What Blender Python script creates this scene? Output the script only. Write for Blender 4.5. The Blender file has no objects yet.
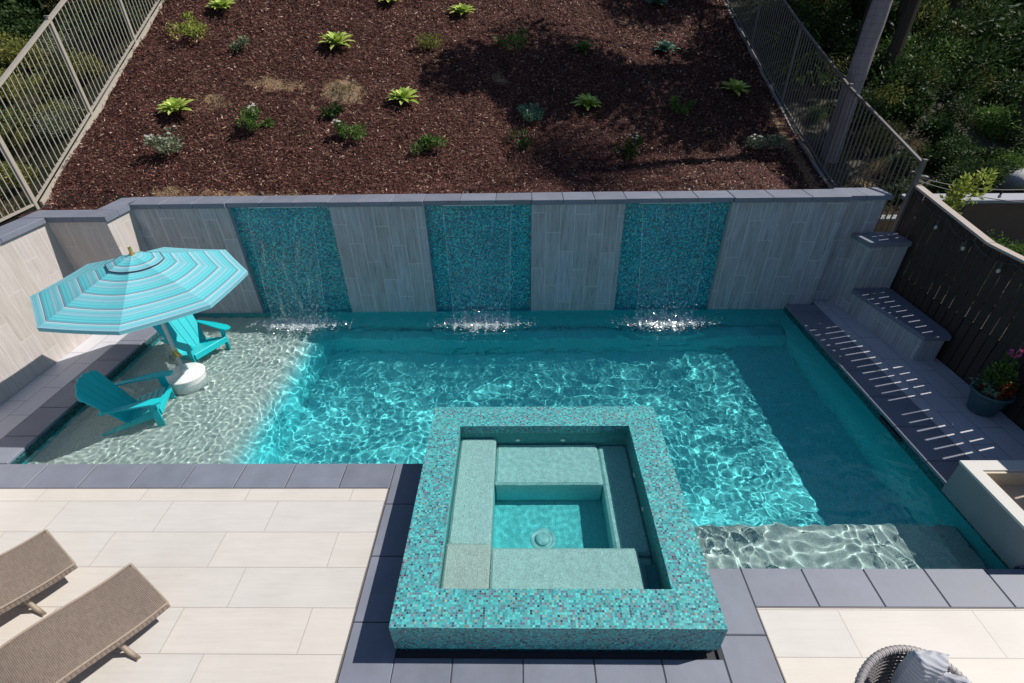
import bpy, math, random
import numpy as np
from math import sin, cos, pi, radians, sqrt
from mathutils import Vector, Matrix, noise

random.seed(7)
RNG = np.random.default_rng(11)
sc = bpy.context.scene
COL = sc.collection
ZW = -0.10            # pool water level
ZS = 0.36             # spa water level
Y0 = 8.75             # face of the back wall

# ------------------------------------------------------------------ objects
def tag(o, label=None, cat=None, group=None, kind=None):
    if label: o['label'] = label
    if cat: o['category'] = cat
    if group: o['group'] = group
    if kind: o['kind'] = kind
    return o

def empty(name, loc=(0, 0, 0), rz=0.0, label=None, cat=None, group=None, kind=None):
    o = bpy.data.objects.new(name, None)
    o.empty_display_size = 0.2
    COL.objects.link(o)
    o.location = loc
    o.rotation_euler = (0, 0, rz)
    return tag(o, label, cat, group, kind)

def copy_tree(o, parent=None):
    c = o.copy()
    COL.objects.link(c)
    if parent is not None:
        c.parent = parent
    for ch in list(o.children):
        copy_tree(ch, c)
    return c

class MB:
    """collects shapes, builds them as one mesh object"""
    def __init__(s):
        s.v = []; s.f = []; s.uv = []; s.mi = []
    def add(s, vs, fs, mi=0, uvs=None):
        n = len(s.v)
        s.v += [tuple(p) for p in vs]
        s.f += [tuple(n + i for i in f) for f in fs]
        s.mi += [mi] * len(fs)
        s.uv += list(uvs) if uvs else [(0.0, 0.0)] * len(vs)
        return s
    def box(s, a, b, bev=0.0, mi=0, M=None):
        x0, y0, z0 = a; x1, y1, z1 = b
        if bev <= 0:
            vs = [(x0,y0,z0),(x1,y0,z0),(x1,y1,z0),(x0,y1,z0),(x0,y0,z1),(x1,y0,z1),(x1,y1,z1),(x0,y1,z1)]
            fs = [(3,2,1,0),(4,5,6,7),(0,1,5,4),(1,2,6,5),(2,3,7,6),(3,0,4,7)]
        else:
            e = min(bev, (x1-x0)*.45, (y1-y0)*.45, (z1-z0)*.45)
            vs = []
            for z, i in ((z0, e), (z0+e, 0), (z1-e, 0), (z1, e)):
                c = e * .6 if i == 0 else e * 1.2
                X0, X1, Y0_, Y1 = x0+i*1.0, x1-i*1.0, y0+i*1.0, y1-i*1.0
                vs += [(X0+c,Y0_,z),(X1-c,Y0_,z),(X1,Y0_+c,z),(X1,Y1-c,z),(X1-c,Y1,z),(X0+c,Y1,z),(X0,Y1-c,z),(X0,Y0_+c,z)]
            fs = [tuple(range(7, -1, -1)), tuple(range(24, 32))]
            for r in range(3):
                for k in range(8):
                    k2 = (k+1) % 8
                    fs.append((r*8+k, r*8+k2, (r+1)*8+k2, (r+1)*8+k))
        if M is not None:
            vs = [tuple(M @ Vector(p)) for p in vs]
        return s.add(vs, fs, mi)
    def tube(s, pts, r, n=8, mi=0, caps=True):
        pts = [Vector(p) for p in pts]
        if not hasattr(r, '__len__'): r = [r] * len(pts)
        vs = []; fs = []
        up = Vector((0, 0, 1))
        for i, p in enumerate(pts):
            d = (pts[min(i+1, len(pts)-1)] - pts[max(i-1, 0)]).normalized()
            a = up if abs(d.dot(up)) < .95 else Vector((1, 0, 0))
            x = d.cross(a).normalized(); y = d.cross(x).normalized()
            for k in range(n):
                t = 2*pi*k/n
                vs.append(p + (x*cos(t) + y*sin(t)) * r[i])
        for i in range(len(pts)-1):
            for k in range(n):
                k2 = (k+1) % n
                fs.append((i*n+k, i*n+k2, (i+1)*n+k2, (i+1)*n+k))
        if caps:
            fs.append(tuple(range(n))); fs.append(tuple(range(len(vs)-1, len(vs)-n-1, -1)))
        return s.add(vs, fs, mi)
    def lathe(s, prof, c=(0, 0, 0), n=32, mi=0):
        vs = []; fs = []
        for r, z in prof:
            for k in range(n):
                t = 2*pi*k/n
                vs.append((c[0]+r*cos(t), c[1]+r*sin(t), c[2]+z))
        for i in range(len(prof)-1):
            for k in range(n):
                k2 = (k+1) % n
                fs.append((i*n+k, i*n+k2, (i+1)*n+k2, (i+1)*n+k))
        return s.add(vs, fs, mi)
    def poly(s, pts, z0, z1, mi=0):
        n = len(pts)
        vs = [(x, y, z0) for x, y in pts] + [(x, y, z1) for x, y in pts]
        fs = [tuple(range(n-1, -1, -1)), tuple(range(n, 2*n))] + [(i, (i+1) % n, n+(i+1) % n, n+i) for i in range(n)]
        return s.add(vs, fs, mi)
    def build(s, name, mats, parent=None, smooth=False, caustic=False):
        me = bpy.data.meshes.new(name)
        me.from_pydata(s.v, [], s.f)
        if any(u != (0.0, 0.0) for u in s.uv):
            L = me.uv_layers.new(name='UVMap')
            for l in me.loops:
                L.data[l.index].uv = s.uv[l.vertex_index]
        if not isinstance(mats, (list, tuple)): mats = [mats]
        for m in mats: me.materials.append(m)
        if len(mats) > 1:
            me.polygons.foreach_set('material_index', s.mi)
        if smooth:
            me.polygons.foreach_set('use_smooth', [True]*len(me.polygons))
        me.update()
        o = bpy.data.objects.new(name, me)
        COL.objects.link(o)
        if parent is not None: o.parent = parent
        if caustic: o.cycles.is_caustics_receiver = True
        return o

def quads_mesh(name, V, mats, parent=None, nv=4, mi=None, smooth=False):
    """V: (n, nv, 3) array of separate faces"""
    n = V.shape[0]
    me = bpy.data.meshes.new(name)
    me.vertices.add(n*nv); me.vertices.foreach_set('co', V.reshape(-1).astype(np.float32))
    me.loops.add(n*nv); me.loops.foreach_set('vertex_index', np.arange(n*nv, dtype=np.int32))
    me.polygons.add(n); me.polygons.foreach_set('loop_start', np.arange(0, n*nv, nv, dtype=np.int32))
    if not isinstance(mats, (list, tuple)): mats = [mats]
    for m in mats: me.materials.append(m)
    if mi is not None: me.polygons.foreach_set('material_index', mi.astype(np.int32))
    me.update(); me.validate()
    o = bpy.data.objects.new(name, me); COL.objects.link(o)
    if parent is not None: o.parent = parent
    return o

# ------------------------------------------------------------------ materials
class NT:
    def __init__(s, name):
        s.m = bpy.data.materials.new(name); s.m.use_nodes = True
        s.t = s.m.node_tree; s.t.nodes.clear()
        s.out = s.n('ShaderNodeOutputMaterial')
    def n(s, typ, ins=None, **kw):
        nd = s.t.nodes.new(typ)
        for k, v in kw.items(): setattr(nd, k, v)
        if ins:
            for k, v in ins.items(): s.set(nd.inputs[k], v)
        return nd
    def set(s, sock, v):
        if isinstance(v, bpy.types.NodeSocket): s.t.links.new(v, sock)
        elif isinstance(v, bpy.types.Node): s.t.links.new(v.outputs[0], sock)
        else:
            if hasattr(sock.default_value, '__len__') and len(sock.default_value) == 4 and len(v) == 3: v = (*v, 1)
            sock.default_value = v
    def math(s, op, a, b=0.0, c=None):
        nd = s.n('ShaderNodeMath', operation=op); s.set(nd.inputs[0], a); s.set(nd.inputs[1], b)
        if c is not None: s.set(nd.inputs[2], c)
        return nd.outputs[0]
    def pos(s): return s.n('ShaderNodeNewGeometry').outputs['Position']
    def obj(s): return s.n('ShaderNodeTexCoord').outputs['Object']
    def xyz(s, v):
        nd = s.n('ShaderNodeSeparateXYZ'); s.set(nd.inputs[0], v); return nd.outputs
    def comb(s, x, y, z=0.0):
        nd = s.n('ShaderNodeCombineXYZ'); s.set(nd.inputs[0], x); s.set(nd.inputs[1], y); s.set(nd.inputs[2], z); return nd.outputs[0]
    def scale(s, v, k):
        nd = s.n('ShaderNodeVectorMath', operation='MULTIPLY'); s.set(nd.inputs[0], v); nd.inputs[1].default_value = k; return nd.outputs[0]
    def noise(s, v, sc_=5.0, det=3.0, rough=.55, dist=0.0):
        nd = s.n('ShaderNodeTexNoise', {'Scale': sc_, 'Detail': det, 'Roughness': rough, 'Distortion': dist})
        s.set(nd.inputs['Vector'], v); return nd.outputs['Fac']
    def vor(s, v, sc_=5.0, feature='F1', out='Distance', rnd=1.0):
        nd = s.n('ShaderNodeTexVoronoi', {'Scale': sc_, 'Randomness': rnd}, feature=feature)
        s.set(nd.inputs['Vector'], v); return nd.outputs[out]
    def ramp(s, f, stops, interp='LINEAR'):
        nd = s.n('ShaderNodeValToRGB'); cr = nd.color_ramp; cr.interpolation = interp
        while len(cr.elements) > 1: cr.elements.remove(cr.elements[-1])
        for i, (p, c) in enumerate(stops):
            e = cr.elements[0] if i == 0 else cr.elements.new(p)
            e.position = p
            if not hasattr(c, '__len__'): c = (c, c, c)
            e.color = (*c, 1)
        s.set(nd.inputs[0], f); return nd.outputs[0]
    def mix(s, f, a, b, blend='MIX'):
        nd = s.n('ShaderNodeMix', data_type='RGBA', blend_type=blend)
        s.set(nd.inputs['Factor'], f); s.set(nd.inputs[6], a); s.set(nd.inputs[7], b); return nd.outputs[2]
    def hsv(s, c, h=.5, sa=1.0, v=1.0):
        nd = s.n('ShaderNodeHueSaturation'); s.set(nd.inputs['Color'], c); s.set(nd.inputs['Hue'], h); s.set(nd.inputs['Saturation'], sa); s.set(nd.inputs['Value'], v); return nd.outputs[0]
    def bump(s, h, st=.3, d=.01):
        nd = s.n('ShaderNodeBump', {'Strength': st, 'Distance': d}); s.set(nd.inputs['Height'], h); return nd.outputs[0]
    def bsdf(s, color, rough=.6, normal=None, spec=.5, metal=0.0, coat=0.0, sheen=0.0, sub=None):
        nd = s.n('ShaderNodeBsdfPrincipled')
        s.set(nd.inputs['Base Color'], color); s.set(nd.inputs['Roughness'], rough)
        s.set(nd.inputs['Specular IOR Level'], spec); s.set(nd.inputs['Metallic'], metal)
        s.set(nd.inputs['Coat Weight'], coat)
        if normal is not None: s.set(nd.inputs['Normal'], normal)
        return nd.outputs[0]
    def done(s, sh):
        s.set(s.out.inputs[0], sh); return s.m

def m_plain(name, c, rough=.6, var=.12, sc_=8.0, bump=.15, metal=0.0, spec=.5, coat=0.0):
    t = NT(name); p = t.obj()
    n = t.noise(p, sc_, 5); n2 = t.noise(p, sc_*9, 2)
    col = t.mix(t.math('MULTIPLY', n, 1.0), t.hsv(c4(c), v=1-var), t.hsv(c4(c), v=1+var))
    return t.done(t.bsdf(col, t.math('MULTIPLY_ADD', n, .15, rough-.07), t.bump(n2, bump, .004), spec, metal, coat))

def c4(c): return (c[0], c[1], c[2], 1.0)

def hsvc(t, c, v):  # constant colour scaled
    return (c[0]*v, c[1]*v, c[2]*v, 1)

def m_planks(name, base, w, l, axis, off=.36, grout=(.35, .33, .31), gw=.004, var=.10, grain=.10, grout_light=True, origin=(0, 0), tint=(1.0, .97, .93)):
    """axis 'x': long side along world X laid flat; 'y': flat, long side along Y; 'v': standing on a wall (along Z)"""
    t = NT(name); p = t.pos(); X, Y, Z = t.xyz(p)
    if axis == 'x': u, v = X, Y
    elif axis == 'y': u, v = Y, X
    else: u, v = Z, t.math('ADD', X, Y)
    u = t.math('SUBTRACT', u, origin[0]); v = t.math('SUBTRACT', v, origin[1])
    row = t.math('FLOOR', t.math('DIVIDE', v, w))
    sh = t.math('MULTIPLY', t.math('FRACT', t.math('MULTIPLY', row, off)), l) if axis == 'v' else t.math('MULTIPLY', t.math('MODULO', t.math('ABSOLUTE', row), 2.0), l*off)
    uu = t.math('ADD', u, sh)
    colm = t.math('FLOOR', t.math('DIVIDE', uu, l))
    fu = t.math('MULTIPLY', t.math('FRACT', t.math('DIVIDE', uu, l)), l)
    fv = t.math('MULTIPLY', t.math('FRACT', t.math('DIVIDE', v, w)), w)
    eu = t.math('MINIMUM', fu, t.math('SUBTRACT', l, fu)); ev = t.math('MINIMUM', fv, t.math('SUBTRACT', w, fv))
    edge = t.math('MINIMUM', eu, ev)
    g = t.math('LESS_THAN', edge, gw/2+.001)
    wn = t.n('ShaderNodeTexWhiteNoise', noise_dimensions='3D'); t.set(wn.inputs['Vector'], t.comb(row, colm, 0.0))
    r = wn.outputs['Value']
    gv = t.comb(t.math('MULTIPLY', u, 1.2), t.math('MULTIPLY', v, 16.0), t.math('MULTIPLY', r, 40.0))
    n1 = t.noise(gv, 1.6, 6, .62, .6); n2 = t.noise(t.comb(t.math('MULTIPLY', u, 2.0), t.math('MULTIPLY', v, 3.0), t.math('MULTIPLY', r, 9.0)), 1.0, 3)
    n1c = t.ramp(n1, [(.30, 0.0), (.45, .45), (.52, .62), (.70, 1.0)])
    n3 = t.noise(t.comb(t.math('MULTIPLY', u, 3.5), t.math('MULTIPLY', v, 70.0), t.math('MULTIPLY', r, 11.0)), 1.0, 3)
    k = t.math('ADD', t.math('ADD', 1.0-var/2-grain, t.math('MULTIPLY', r, var)), t.math('ADD', t.math('MULTIPLY_ADD', n1c, grain*1.5, t.math('MULTIPLY', n3, grain*.6)), t.math('MULTIPLY', n2, grain*.5)))
    col = t.hsv(t.mix(r, c4(base), (base[0]*tint[0], base[1]*tint[1], base[2]*tint[2], 1)), v=k)
    blot = t.noise(p, 1.1, 4)
    col = t.mix(t.ramp(blot, [(.42, 0.0), (.75, .20)]), col, (base[0]*.55, base[1]*.53, base[2]*.5, 1))
    col = t.mix(g, col, c4(grout))
    h = t.math('SUBTRACT', t.math('MULTIPLY', n1, .25), t.math('MULTIPLY', g, 1.0))
    return t.done(t.bsdf(col, t.math('MULTIPLY_ADD', n1, .2, .42), t.bump(h, .35, .003), .4))

def m_mosaic(name, stops, size=.026, grout=(.30, .40, .40), rough=.14, coat=.5, metal=.0, sat=1.0, vb=.78):
    t = NT(name); p = t.pos()
    sc_ = t.scale(p, (1/size, 1/size, 1/size))
    fl = t.n('ShaderNodeVectorMath', operation='FLOOR'); 
    off = t.n('ShaderNodeVectorMath', operation='ADD'); t.set(off.inputs[0], sc_); off.inputs[1].default_value = (.137, .119, .153)
    t.set(fl.inputs[0], off.outputs[0])
    fr = t.n('ShaderNodeVectorMath', operation='FRACTION'); t.set(fr.inputs[0], off.outputs[0])
    wn = t.n('ShaderNodeTexWhiteNoise', noise_dimensions='3D'); t.set(wn.inputs['Vector'], fl.outputs[0])
    wn2 = t.n('ShaderNodeTexWhiteNoise', noise_dimensions='4D'); t.set(wn2.inputs['Vector'], fl.outputs[0]); wn2.inputs['W'].default_value = 3.3
    col = t.ramp(wn.outputs['Value'], stops, 'CONSTANT')
    col = t.hsv(col, sa=sat, v=t.math('MULTIPLY_ADD', wn2.outputs['Value'], .5, vb))
    blot = t.noise(p, 2.2, 3)
    col = t.hsv(col, v=t.math('MULTIPLY_ADD', blot, .5, .75))
    fx, fy, fz = t.xyz(fr.outputs[0])
    # joints in the two directions that lie in the face (the third is weighted out by the normal)
    N = t.xyz(t.n('ShaderNodeNewGeometry').outputs['True Normal'])
    def line(f, nrm):
        e = t.math('MINIMUM', f, t.math('SUBTRACT', 1.0, f))
        g = t.math('LESS_THAN', e, .075)
        return t.math('MULTIPLY', g, t.math('LESS_THAN', t.math('ABSOLUTE', nrm), .7))
    g = t.math('MAXIMUM', t.math('MAXIMUM', line(fx, N[0]), line(fy, N[1])), line(fz, N[2]))
    col = t.mix(g, col, c4(grout))
    rr = t.math('ADD', t.math('MULTIPLY', g, .5), t.math('MULTIPLY_ADD', wn2.outputs['Value'], .25, rough))
    # every tile sits at its own slight tilt
    tl = t.n('ShaderNodeVectorMath', operation='MULTIPLY_ADD'); t.set(tl.inputs[0], wn2.outputs['Color']); tl.inputs[1].default_value = (.09, .09, .09)
    t.set(tl.inputs[2], t.n('ShaderNodeNewGeometry').outputs['Normal'])
    tl2 = t.n('ShaderNodeVectorMath', operation='SUBTRACT'); t.set(tl2.inputs[0], tl.outputs[0]); tl2.inputs[1].default_value = (.045, .045, .045)
    nm = t.n('ShaderNodeVectorMath', operation='NORMALIZE'); t.set(nm.inputs[0], tl2.outputs[0])
    return t.done(t.bsdf(col, rr, nm.outputs[0], .5, metal, 0.0))

def m_leaf(name, stops, rough=.5, transl=.25, spec=.35):
    spec *= .5; rough += .12
    t = NT(name)
    r = t.n('ShaderNodeNewGeometry').outputs['Random Per Island']
    n = t.noise(t.obj(), 2.5, 3)
    f = t.math('ADD', t.math('MULTIPLY', r, .65), t.math('MULTIPLY', n, .35))
    col = t.ramp(f, stops)
    b = t.bsdf(col, rough, None, spec)
    tr = t.n('ShaderNodeBsdfTranslucent'); t.set(tr.inputs[0], col)
    mx = t.n('ShaderNodeMixShader', {0: transl}); t.set(mx.inputs[1], b); t.set(mx.inputs[2], tr.outputs[0])
    return t.done(mx.outputs[0])

M = {}
M['deck'] = m_planks('deck_porcelain', (.605, .575, .545), .437, 1.31, 'x', .33, (.40, .36, .33), .006, .07, .06, origin=(-3.0, 4.402-.437*6), tint=(1.01, .97, .92))
M['walk'] = m_planks('walk_porcelain', (.56, .56, .62), .33, .66, 'y', .5, (.18, .17, .17), .006, .08, .06, origin=(4.56, -8.1))
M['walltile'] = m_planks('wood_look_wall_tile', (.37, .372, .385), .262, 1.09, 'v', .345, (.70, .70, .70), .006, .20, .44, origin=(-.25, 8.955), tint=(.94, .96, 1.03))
M['walltile_sunlit'] = m_planks('sunlit_wood_look_wall_tile', (.52, .465, .43), .262, 1.09, 'v', .345, (.66, .62, .58), .006, .12, .20, origin=(-.25, 8.955), tint=(.96, .96, 1.0))  # back wall tile again, with the sun's warmth put into its colour
def coping_mat():
    t = NT('slate_blue_porcelain'); p = t.pos()
    n = t.noise(p, 2.6, 7, .65); n2 = t.noise(p, 60, 3)
    r = t.n('ShaderNodeNewGeometry').outputs['Random Per Island']
    v = t.math('ADD', t.math('MULTIPLY_ADD', n, .55, .62), t.math('MULTIPLY', r, .16))
    col = t.hsv((.20, .215, .268, 1), v=v)
    return t.done(t.bsdf(col, t.math('MULTIPLY_ADD', n, .2, .42), t.bump(n2, .12, .002), .4))
M['coping'] = coping_mat()
M['grout_dark'] = m_plain('grout_dark', (.05, .05, .06), .9)
M['edge_trim'] = m_plain('edge_trim', (.16, .14, .13), .6)
M['concrete'] = m_plain('concrete_grey', (.30, .31, .31), .85, .10, 5, .3)
M['stucco'] = m_plain('grey_stucco', (.27, .29, .30), .9, .10, 6, .5)
M['stucco_light'] = m_plain('pale_stucco', (.62, .60, .57), .8, .07, 6, .3)
M['sand'] = m_plain('pale_sand', (.55, .46, .36), .95, .2, 20, .6)
M['mos_wall'] = m_mosaic('teal_glass_mosaic', [(0, (.01, .34, .37)), (.22, (.008, .20, .26)), (.40, (.02, .50, .48)), (.55, (.012, .26, .44)), (.68, (.012, .10, .16)), (.77, (.05, .62, .58)), (.87, (.16, .14, .13)), (.92, (.01, .30, .50)), (.97, (.30, .48, .46))], .025, (.03, .14, .15), .16, sat=.96, vb=.98)
M['mos_spa'] = m_mosaic('iridescent_glass_mosaic', [(0, (.03, .46, .48)), (.24, (.05, .56, .54)), (.42, (.02, .34, .40)), (.54, (.10, .30, .36)), (.64, (.14, .15, .22)), (.70, (.05, .56, .54)), (.82, (.19, .18, .24)), (.87, (.02, .20, .27)), (.925, (.26, .40, .30)), (.96, (.04, .05, .10))], .0225, (.12, .30, .31), .24, sat=.93, vb=.60)

def pebble(name, shallow, deep, z_s, z_d, fine=1.6):
    t = NT(name); p = t.pos(); X, Y, Z = t.xyz(p)
    wn = t.vor(p, 55*fine, 'F1', 'Color'); hue = t.xyz(wn)[0]
    n = t.noise(p, 6, 4)
    f = t.n('ShaderNodeMapRange', {1: z_s, 2: z_d, 3: 0.0, 4: 1.0}); f.interpolation_type = 'SMOOTHSTEP'; t.set(f.inputs[0], Z)
    col = t.mix(f.outputs[0], c4(shallow), c4(deep))  # water's absorption of light put into the plaster colour by depth
    col = t.hsv(col, v=t.math('ADD', t.math('MULTIPLY', hue, .40), t.math('MULTIPLY_ADD', n, .14, .73)))
    h = t.vor(p, 55*fine, 'F1', 'Distance')
    return t.done(t.bsdf(col, .75, t.bump(h, .25, .004), .3))
M['pebble'] = pebble('depth_tinted_pebble', (.45, .51, .48), (.12, .80, .86), -.42, -.95)
M['pebble_deep'] = pebble('depth_tinted_teal_pebble', (.03, .38, .44), (.14, .76, .80), -.30, -1.30)
M['pebble_dry'] = pebble('dry_pebble_plaster', (.60, .60, .55), (.60, .60, .55), .2, -.48, 2.0)
M['spa_wall'] = pebble('shade_darkened_spa_plaster', (.07, .30, .31), (.05, .42, .43), .30, -.48, 1.1)  # shade on the inner walls put into this darker teal
M['pebble_spa'] = pebble('depth_tinted_spa_pebble', (.55, .68, .65), (.12, .62, .64), .26, -.50, 2.0)
M['waterline'] = m_mosaic('waterline_mosaic', [(0, (.01, .12, .13)), (.3, (.01, .08, .10)), (.6, (.02, .16, .17)), (.85, (.01, .05, .08))], .03, (.03, .08, .08))

def water_mat(name, tint):
    t = NT(name)
    g = t.n('ShaderNodeBsdfGlass', {'Color': tint, 'Roughness': 0.0, 'IOR': 1.33})
    return t.done(g.outputs[0])
M['water'] = water_mat('clear_pool_water', (.93, .985, .99))
M['water_spa'] = water_mat('clear_spa_water', (.84, .97, .975))

def sheet_mat():
    t = NT('falling_water'); uv = t.n('ShaderNodeTexCoord').outputs['UV']; U, V, _ = t.xyz(uv)
    st = t.noise(t.comb(t.math('MULTIPLY', U, 26.0), t.math('MULTIPLY', V, 2.2)), 1.0, 4, .6, .4)
    brk = t.noise(t.comb(t.math('MULTIPLY', U, 22.0), t.math('MULTIPLY', V, 26.0)), 1.0, 4, .7)
    low = t.math('POWER', V, 2.6)
    edge = t.math('LESS_THAN', t.math('MINIMUM', U, t.math('SUBTRACT', 1.0, U)), .008)
    white = t.math('MULTIPLY', t.ramp(brk, [(.53, 0.0), (.68, 1.0)]), low)
    white = t.math('ADD', t.math('MULTIPLY', white, .9), t.math('MULTIPLY', edge, t.math('MULTIPLY', st, .5)))
    white = t.math('MINIMUM', t.math('ADD', white, t.math('MULTIPLY', t.ramp(st, [(.58, 0.0), (.78, 1.0)]), .20)), 1.0)
    fr = t.n('ShaderNodeFresnel', {'IOR': 1.33}); t.set(fr.inputs['Normal'], t.bump(st, .5, .02))
    tr = t.n('ShaderNodeBsdfTransparent', {0: (.93, .985, 1.0, 1)})
    gl = t.n('ShaderNodeBsdfGlossy', {'Roughness': .08}); t.set(gl.inputs['Normal'], t.bump(t.math('ADD', st, t.math('MULTIPLY', brk, low)), .7, .03))
    m1 = t.n('ShaderNodeMixShader'); t.set(m1.inputs[0], fr.outputs[0]); t.set(m1.inputs[1], tr.outputs[0]); t.set(m1.inputs[2], gl.outputs[0])
    df = t.n('ShaderNodeBsdfDiffuse', {0: (.80, .88, .90, 1)})
    df2 = t.n('ShaderNodeBsdfTranslucent', {0: (.85, .92, .95, 1)})
    dd = t.n('ShaderNodeAddShader'); t.set(dd.inputs[0], df.outputs[0]); t.set(dd.inputs[1], df2.outputs[0])
    m2 = t.n('ShaderNodeMixShader'); t.set(m2.inputs[0], white); t.set(m2.inputs[1], m1.outputs[0]); t.set(m2.inputs[2], dd.outputs[0])
    return t.done(m2.outputs[0])
M['sheet'] = sheet_mat()
def foam_mat():
    t = NT('white_spray')
    df = t.n('ShaderNodeBsdfDiffuse', {0: (.85, .9, .92, 1)}); tr = t.n('ShaderNodeBsdfTranslucent', {0: (.85, .92, .95, 1)})
    m = t.n('ShaderNodeMixShader', {0: .45}); t.set(m.inputs[1], df.outputs[0]); t.set(m.inputs[2], tr.outputs[0])
    gl = t.n('ShaderNodeBsdfGlossy', {'Roughness': .1}); m2 = t.n('ShaderNodeMixShader', {0: .15}); t.set(m2.inputs[1], m.outputs[0]); t.set(m2.inputs[2], gl.outputs[0])
    return t.done(m2.outputs[0])
M['foam'] = foam_mat()

def film_mat():
    t = NT('surface_foam'); uv = t.n('ShaderNodeTexCoord').outputs['UV']; U, V, _ = t.xyz(uv); p = t.pos()
    du = t.math('MULTIPLY', t.math('SUBTRACT', U, .5), 2.0); dv = t.math('MULTIPLY', t.math('SUBTRACT', V, .52), 2.6)
    r = t.math('SQRT', t.math('ADD', t.math('MULTIPLY', du, du), t.math('MULTIPLY', dv, dv)))
    n = t.noise(t.scale(p, (1, 1.5, 1)), 13, 6, .72, 1.2); n2 = t.vor(t.scale(p, (1, 1.4, 1)), 22, 'DISTANCE_TO_EDGE')
    a = t.math('ADD', t.math('SUBTRACT', 1.0, t.math('MULTIPLY', r, 1.15)), t.math('MULTIPLY', t.math('SUBTRACT', n, .5), 3.2))
    a = t.math('SUBTRACT', a, t.math('MULTIPLY', n2, 1.4))
    al = t.ramp(a, [(.25, 0.0), (.95, .85)])
    df = t.n('ShaderNodeBsdfDiffuse', {0: (.82, .9, .92, 1)}); tr = t.n('ShaderNodeBsdfTransparent')
    m = t.n('ShaderNodeMixShader'); t.set(m.inputs[0], al); t.set(m.inputs[1], tr.outputs[0]); t.set(m.inputs[2], df.outputs[0])
    return t.done(m.outputs[0])
M['foam_film'] = film_mat()
def mulch_mat():
    t = NT('mulch_bed'); p = t.pos()
    at = t.n('ShaderNodeAttribute', attribute_name='dirt').outputs['Fac']
    v = t.vor(t.scale(p, (1, 1.7, 1)), 26, 'F1', 'Color'); h = t.xyz(v)[0]
    d = t.vor(t.scale(p, (1, 1.7, 1)), 26, 'F1', 'Distance')
    col = t.ramp(h, [(0, (.018, .008, .007)), (.5, (.055, .022, .018)), (.85, (.10, .045, .034)), (.97, (.24, .14, .10))])
    n = t.noise(p, 16, 6, .7); n2 = t.noise(p, 2, 4)
    tan = t.ramp(n, [(.3, (.14, .085, .045)), (.55, (.27, .18, .105)), (.8, (.38, .27, .17))])
    f = t.ramp(t.math('ADD', at, t.math('MULTIPLY', t.math('SUBTRACT', t.math('MULTIPLY_ADD', n, .5, t.math('MULTIPLY', t.noise(p, 5, 5, .7), .5)), .5), 1.9)), [(.40, 0.0), (.62, 1.0)])
    col = t.mix(f, col, tan)
    return t.done(t.bsdf(col, .95, t.bump(t.math('ADD', t.math('MULTIPLY', d, -1.0), n), .9, .03), .15))
M['mulch'] = mulch_mat()
def chip_mat():
    t = NT('mulch_chips'); r = t.n('ShaderNodeNewGeometry').outputs['Random Per Island']
    col = t.ramp(r, [(0, (.024, .008, .007)), (.45, (.085, .027, .021)), (.75, (.15, .05, .038)), (.92, (.21, .09, .068)), (.965, (.40, .25, .19)), (1, (.62, .46, .36))])
    col = t.hsv(col, v=t.ramp(t.noise(t.pos(), 1.6, 5, .7), [(.32, .55), (.5, 1.0), (.7, 1.45)]))
    return t.done(t.bsdf(col, .8, None, .3))
M['chips'] = chip_mat()
def wild_mat():
    t = NT('canyon_ground'); p = t.pos(); n = t.noise(p, 1.3, 6, .6); n2 = t.noise(p, 14, 5, .7)
    col = t.ramp(t.math('ADD', t.math('MULTIPLY', n, .6), t.math('MULTIPLY', n2, .4)), [(.3, (.014, .017, .008)), (.5, (.04, .045, .02)), (.62, (.10, .085, .05)), (.75, (.19, .15, .10))])
    return t.done(t.bsdf(col, .95, t.bump(n2, .9, .06), .1))
M['wild'] = wild_mat()
M['soil'] = m_plain('dry_soil', (.13, .09, .055), .95, .4, 12, .8)
G = lambda *a: list(a)
M['leaf_lime'] = m_leaf('lime_leaf', [(0, (.14, .26, .03)), (.4, (.38, .52, .09)), (.75, (.62, .70, .18)), (1, (.80, .80, .38))], .4, .2)
M['leaf_blue'] = m_leaf('blue_green_leaf', [(0, (.04, .11, .07)), (.5, (.12, .25, .16)), (1, (.28, .42, .28))], .45, .15)
M['leaf_green'] = m_leaf('bright_green_leaf', [(0, (.03, .08, .015)), (.5, (.10, .19, .04)), (1, (.25, .34, .10))], .45, .3)
M['leaf_dark'] = m_leaf('dark_green_leaf', [(0, (.010, .028, .008)), (.5, (.034, .068, .020)), (1, (.11, .16, .05))], .45, .25)
M['leaf_olive'] = m_leaf('olive_leaf', [(0, (.06, .08, .016)), (.45, (.18, .20, .05)), (.8, (.34, .33, .10)), (1, (.48, .43, .20))], .6, .3)
M['leaf_grey'] = m_leaf('grey_sage_leaf', [(0, (.08, .11, .06)), (.5, (.21, .25, .15)), (1, (.42, .44, .30))], .6, .25)
M['leaf_dry'] = m_leaf('dry_leaf', [(0, (.10, .07, .035)), (.5, (.26, .20, .11)), (1, (.42, .35, .21))], .7, .25)
M['leaf_yellow'] = m_leaf('yellow_green_leaf', [(0, (.10, .16, .02)), (.5, (.34, .42, .07)), (1, (.60, .62, .18))], .45, .35)
M['petal_white'] = m_leaf('white_petal', [(0, (.72, .70, .62)), (1, (.9, .89, .84))], .6, .3)
M['petal_pink'] = m_leaf('pink_petal', [(0, (.55, .06, .22)), (1, (.8, .2, .42))], .6, .3)
M['petal_red'] = m_leaf('red_leaf', [(0, (.16, .02, .01)), (1, (.42, .10, .03))], .6, .3)
M['stem'] = m_plain('woody_stem', (.05, .036, .026), .85, .3, 20, .5)
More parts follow.
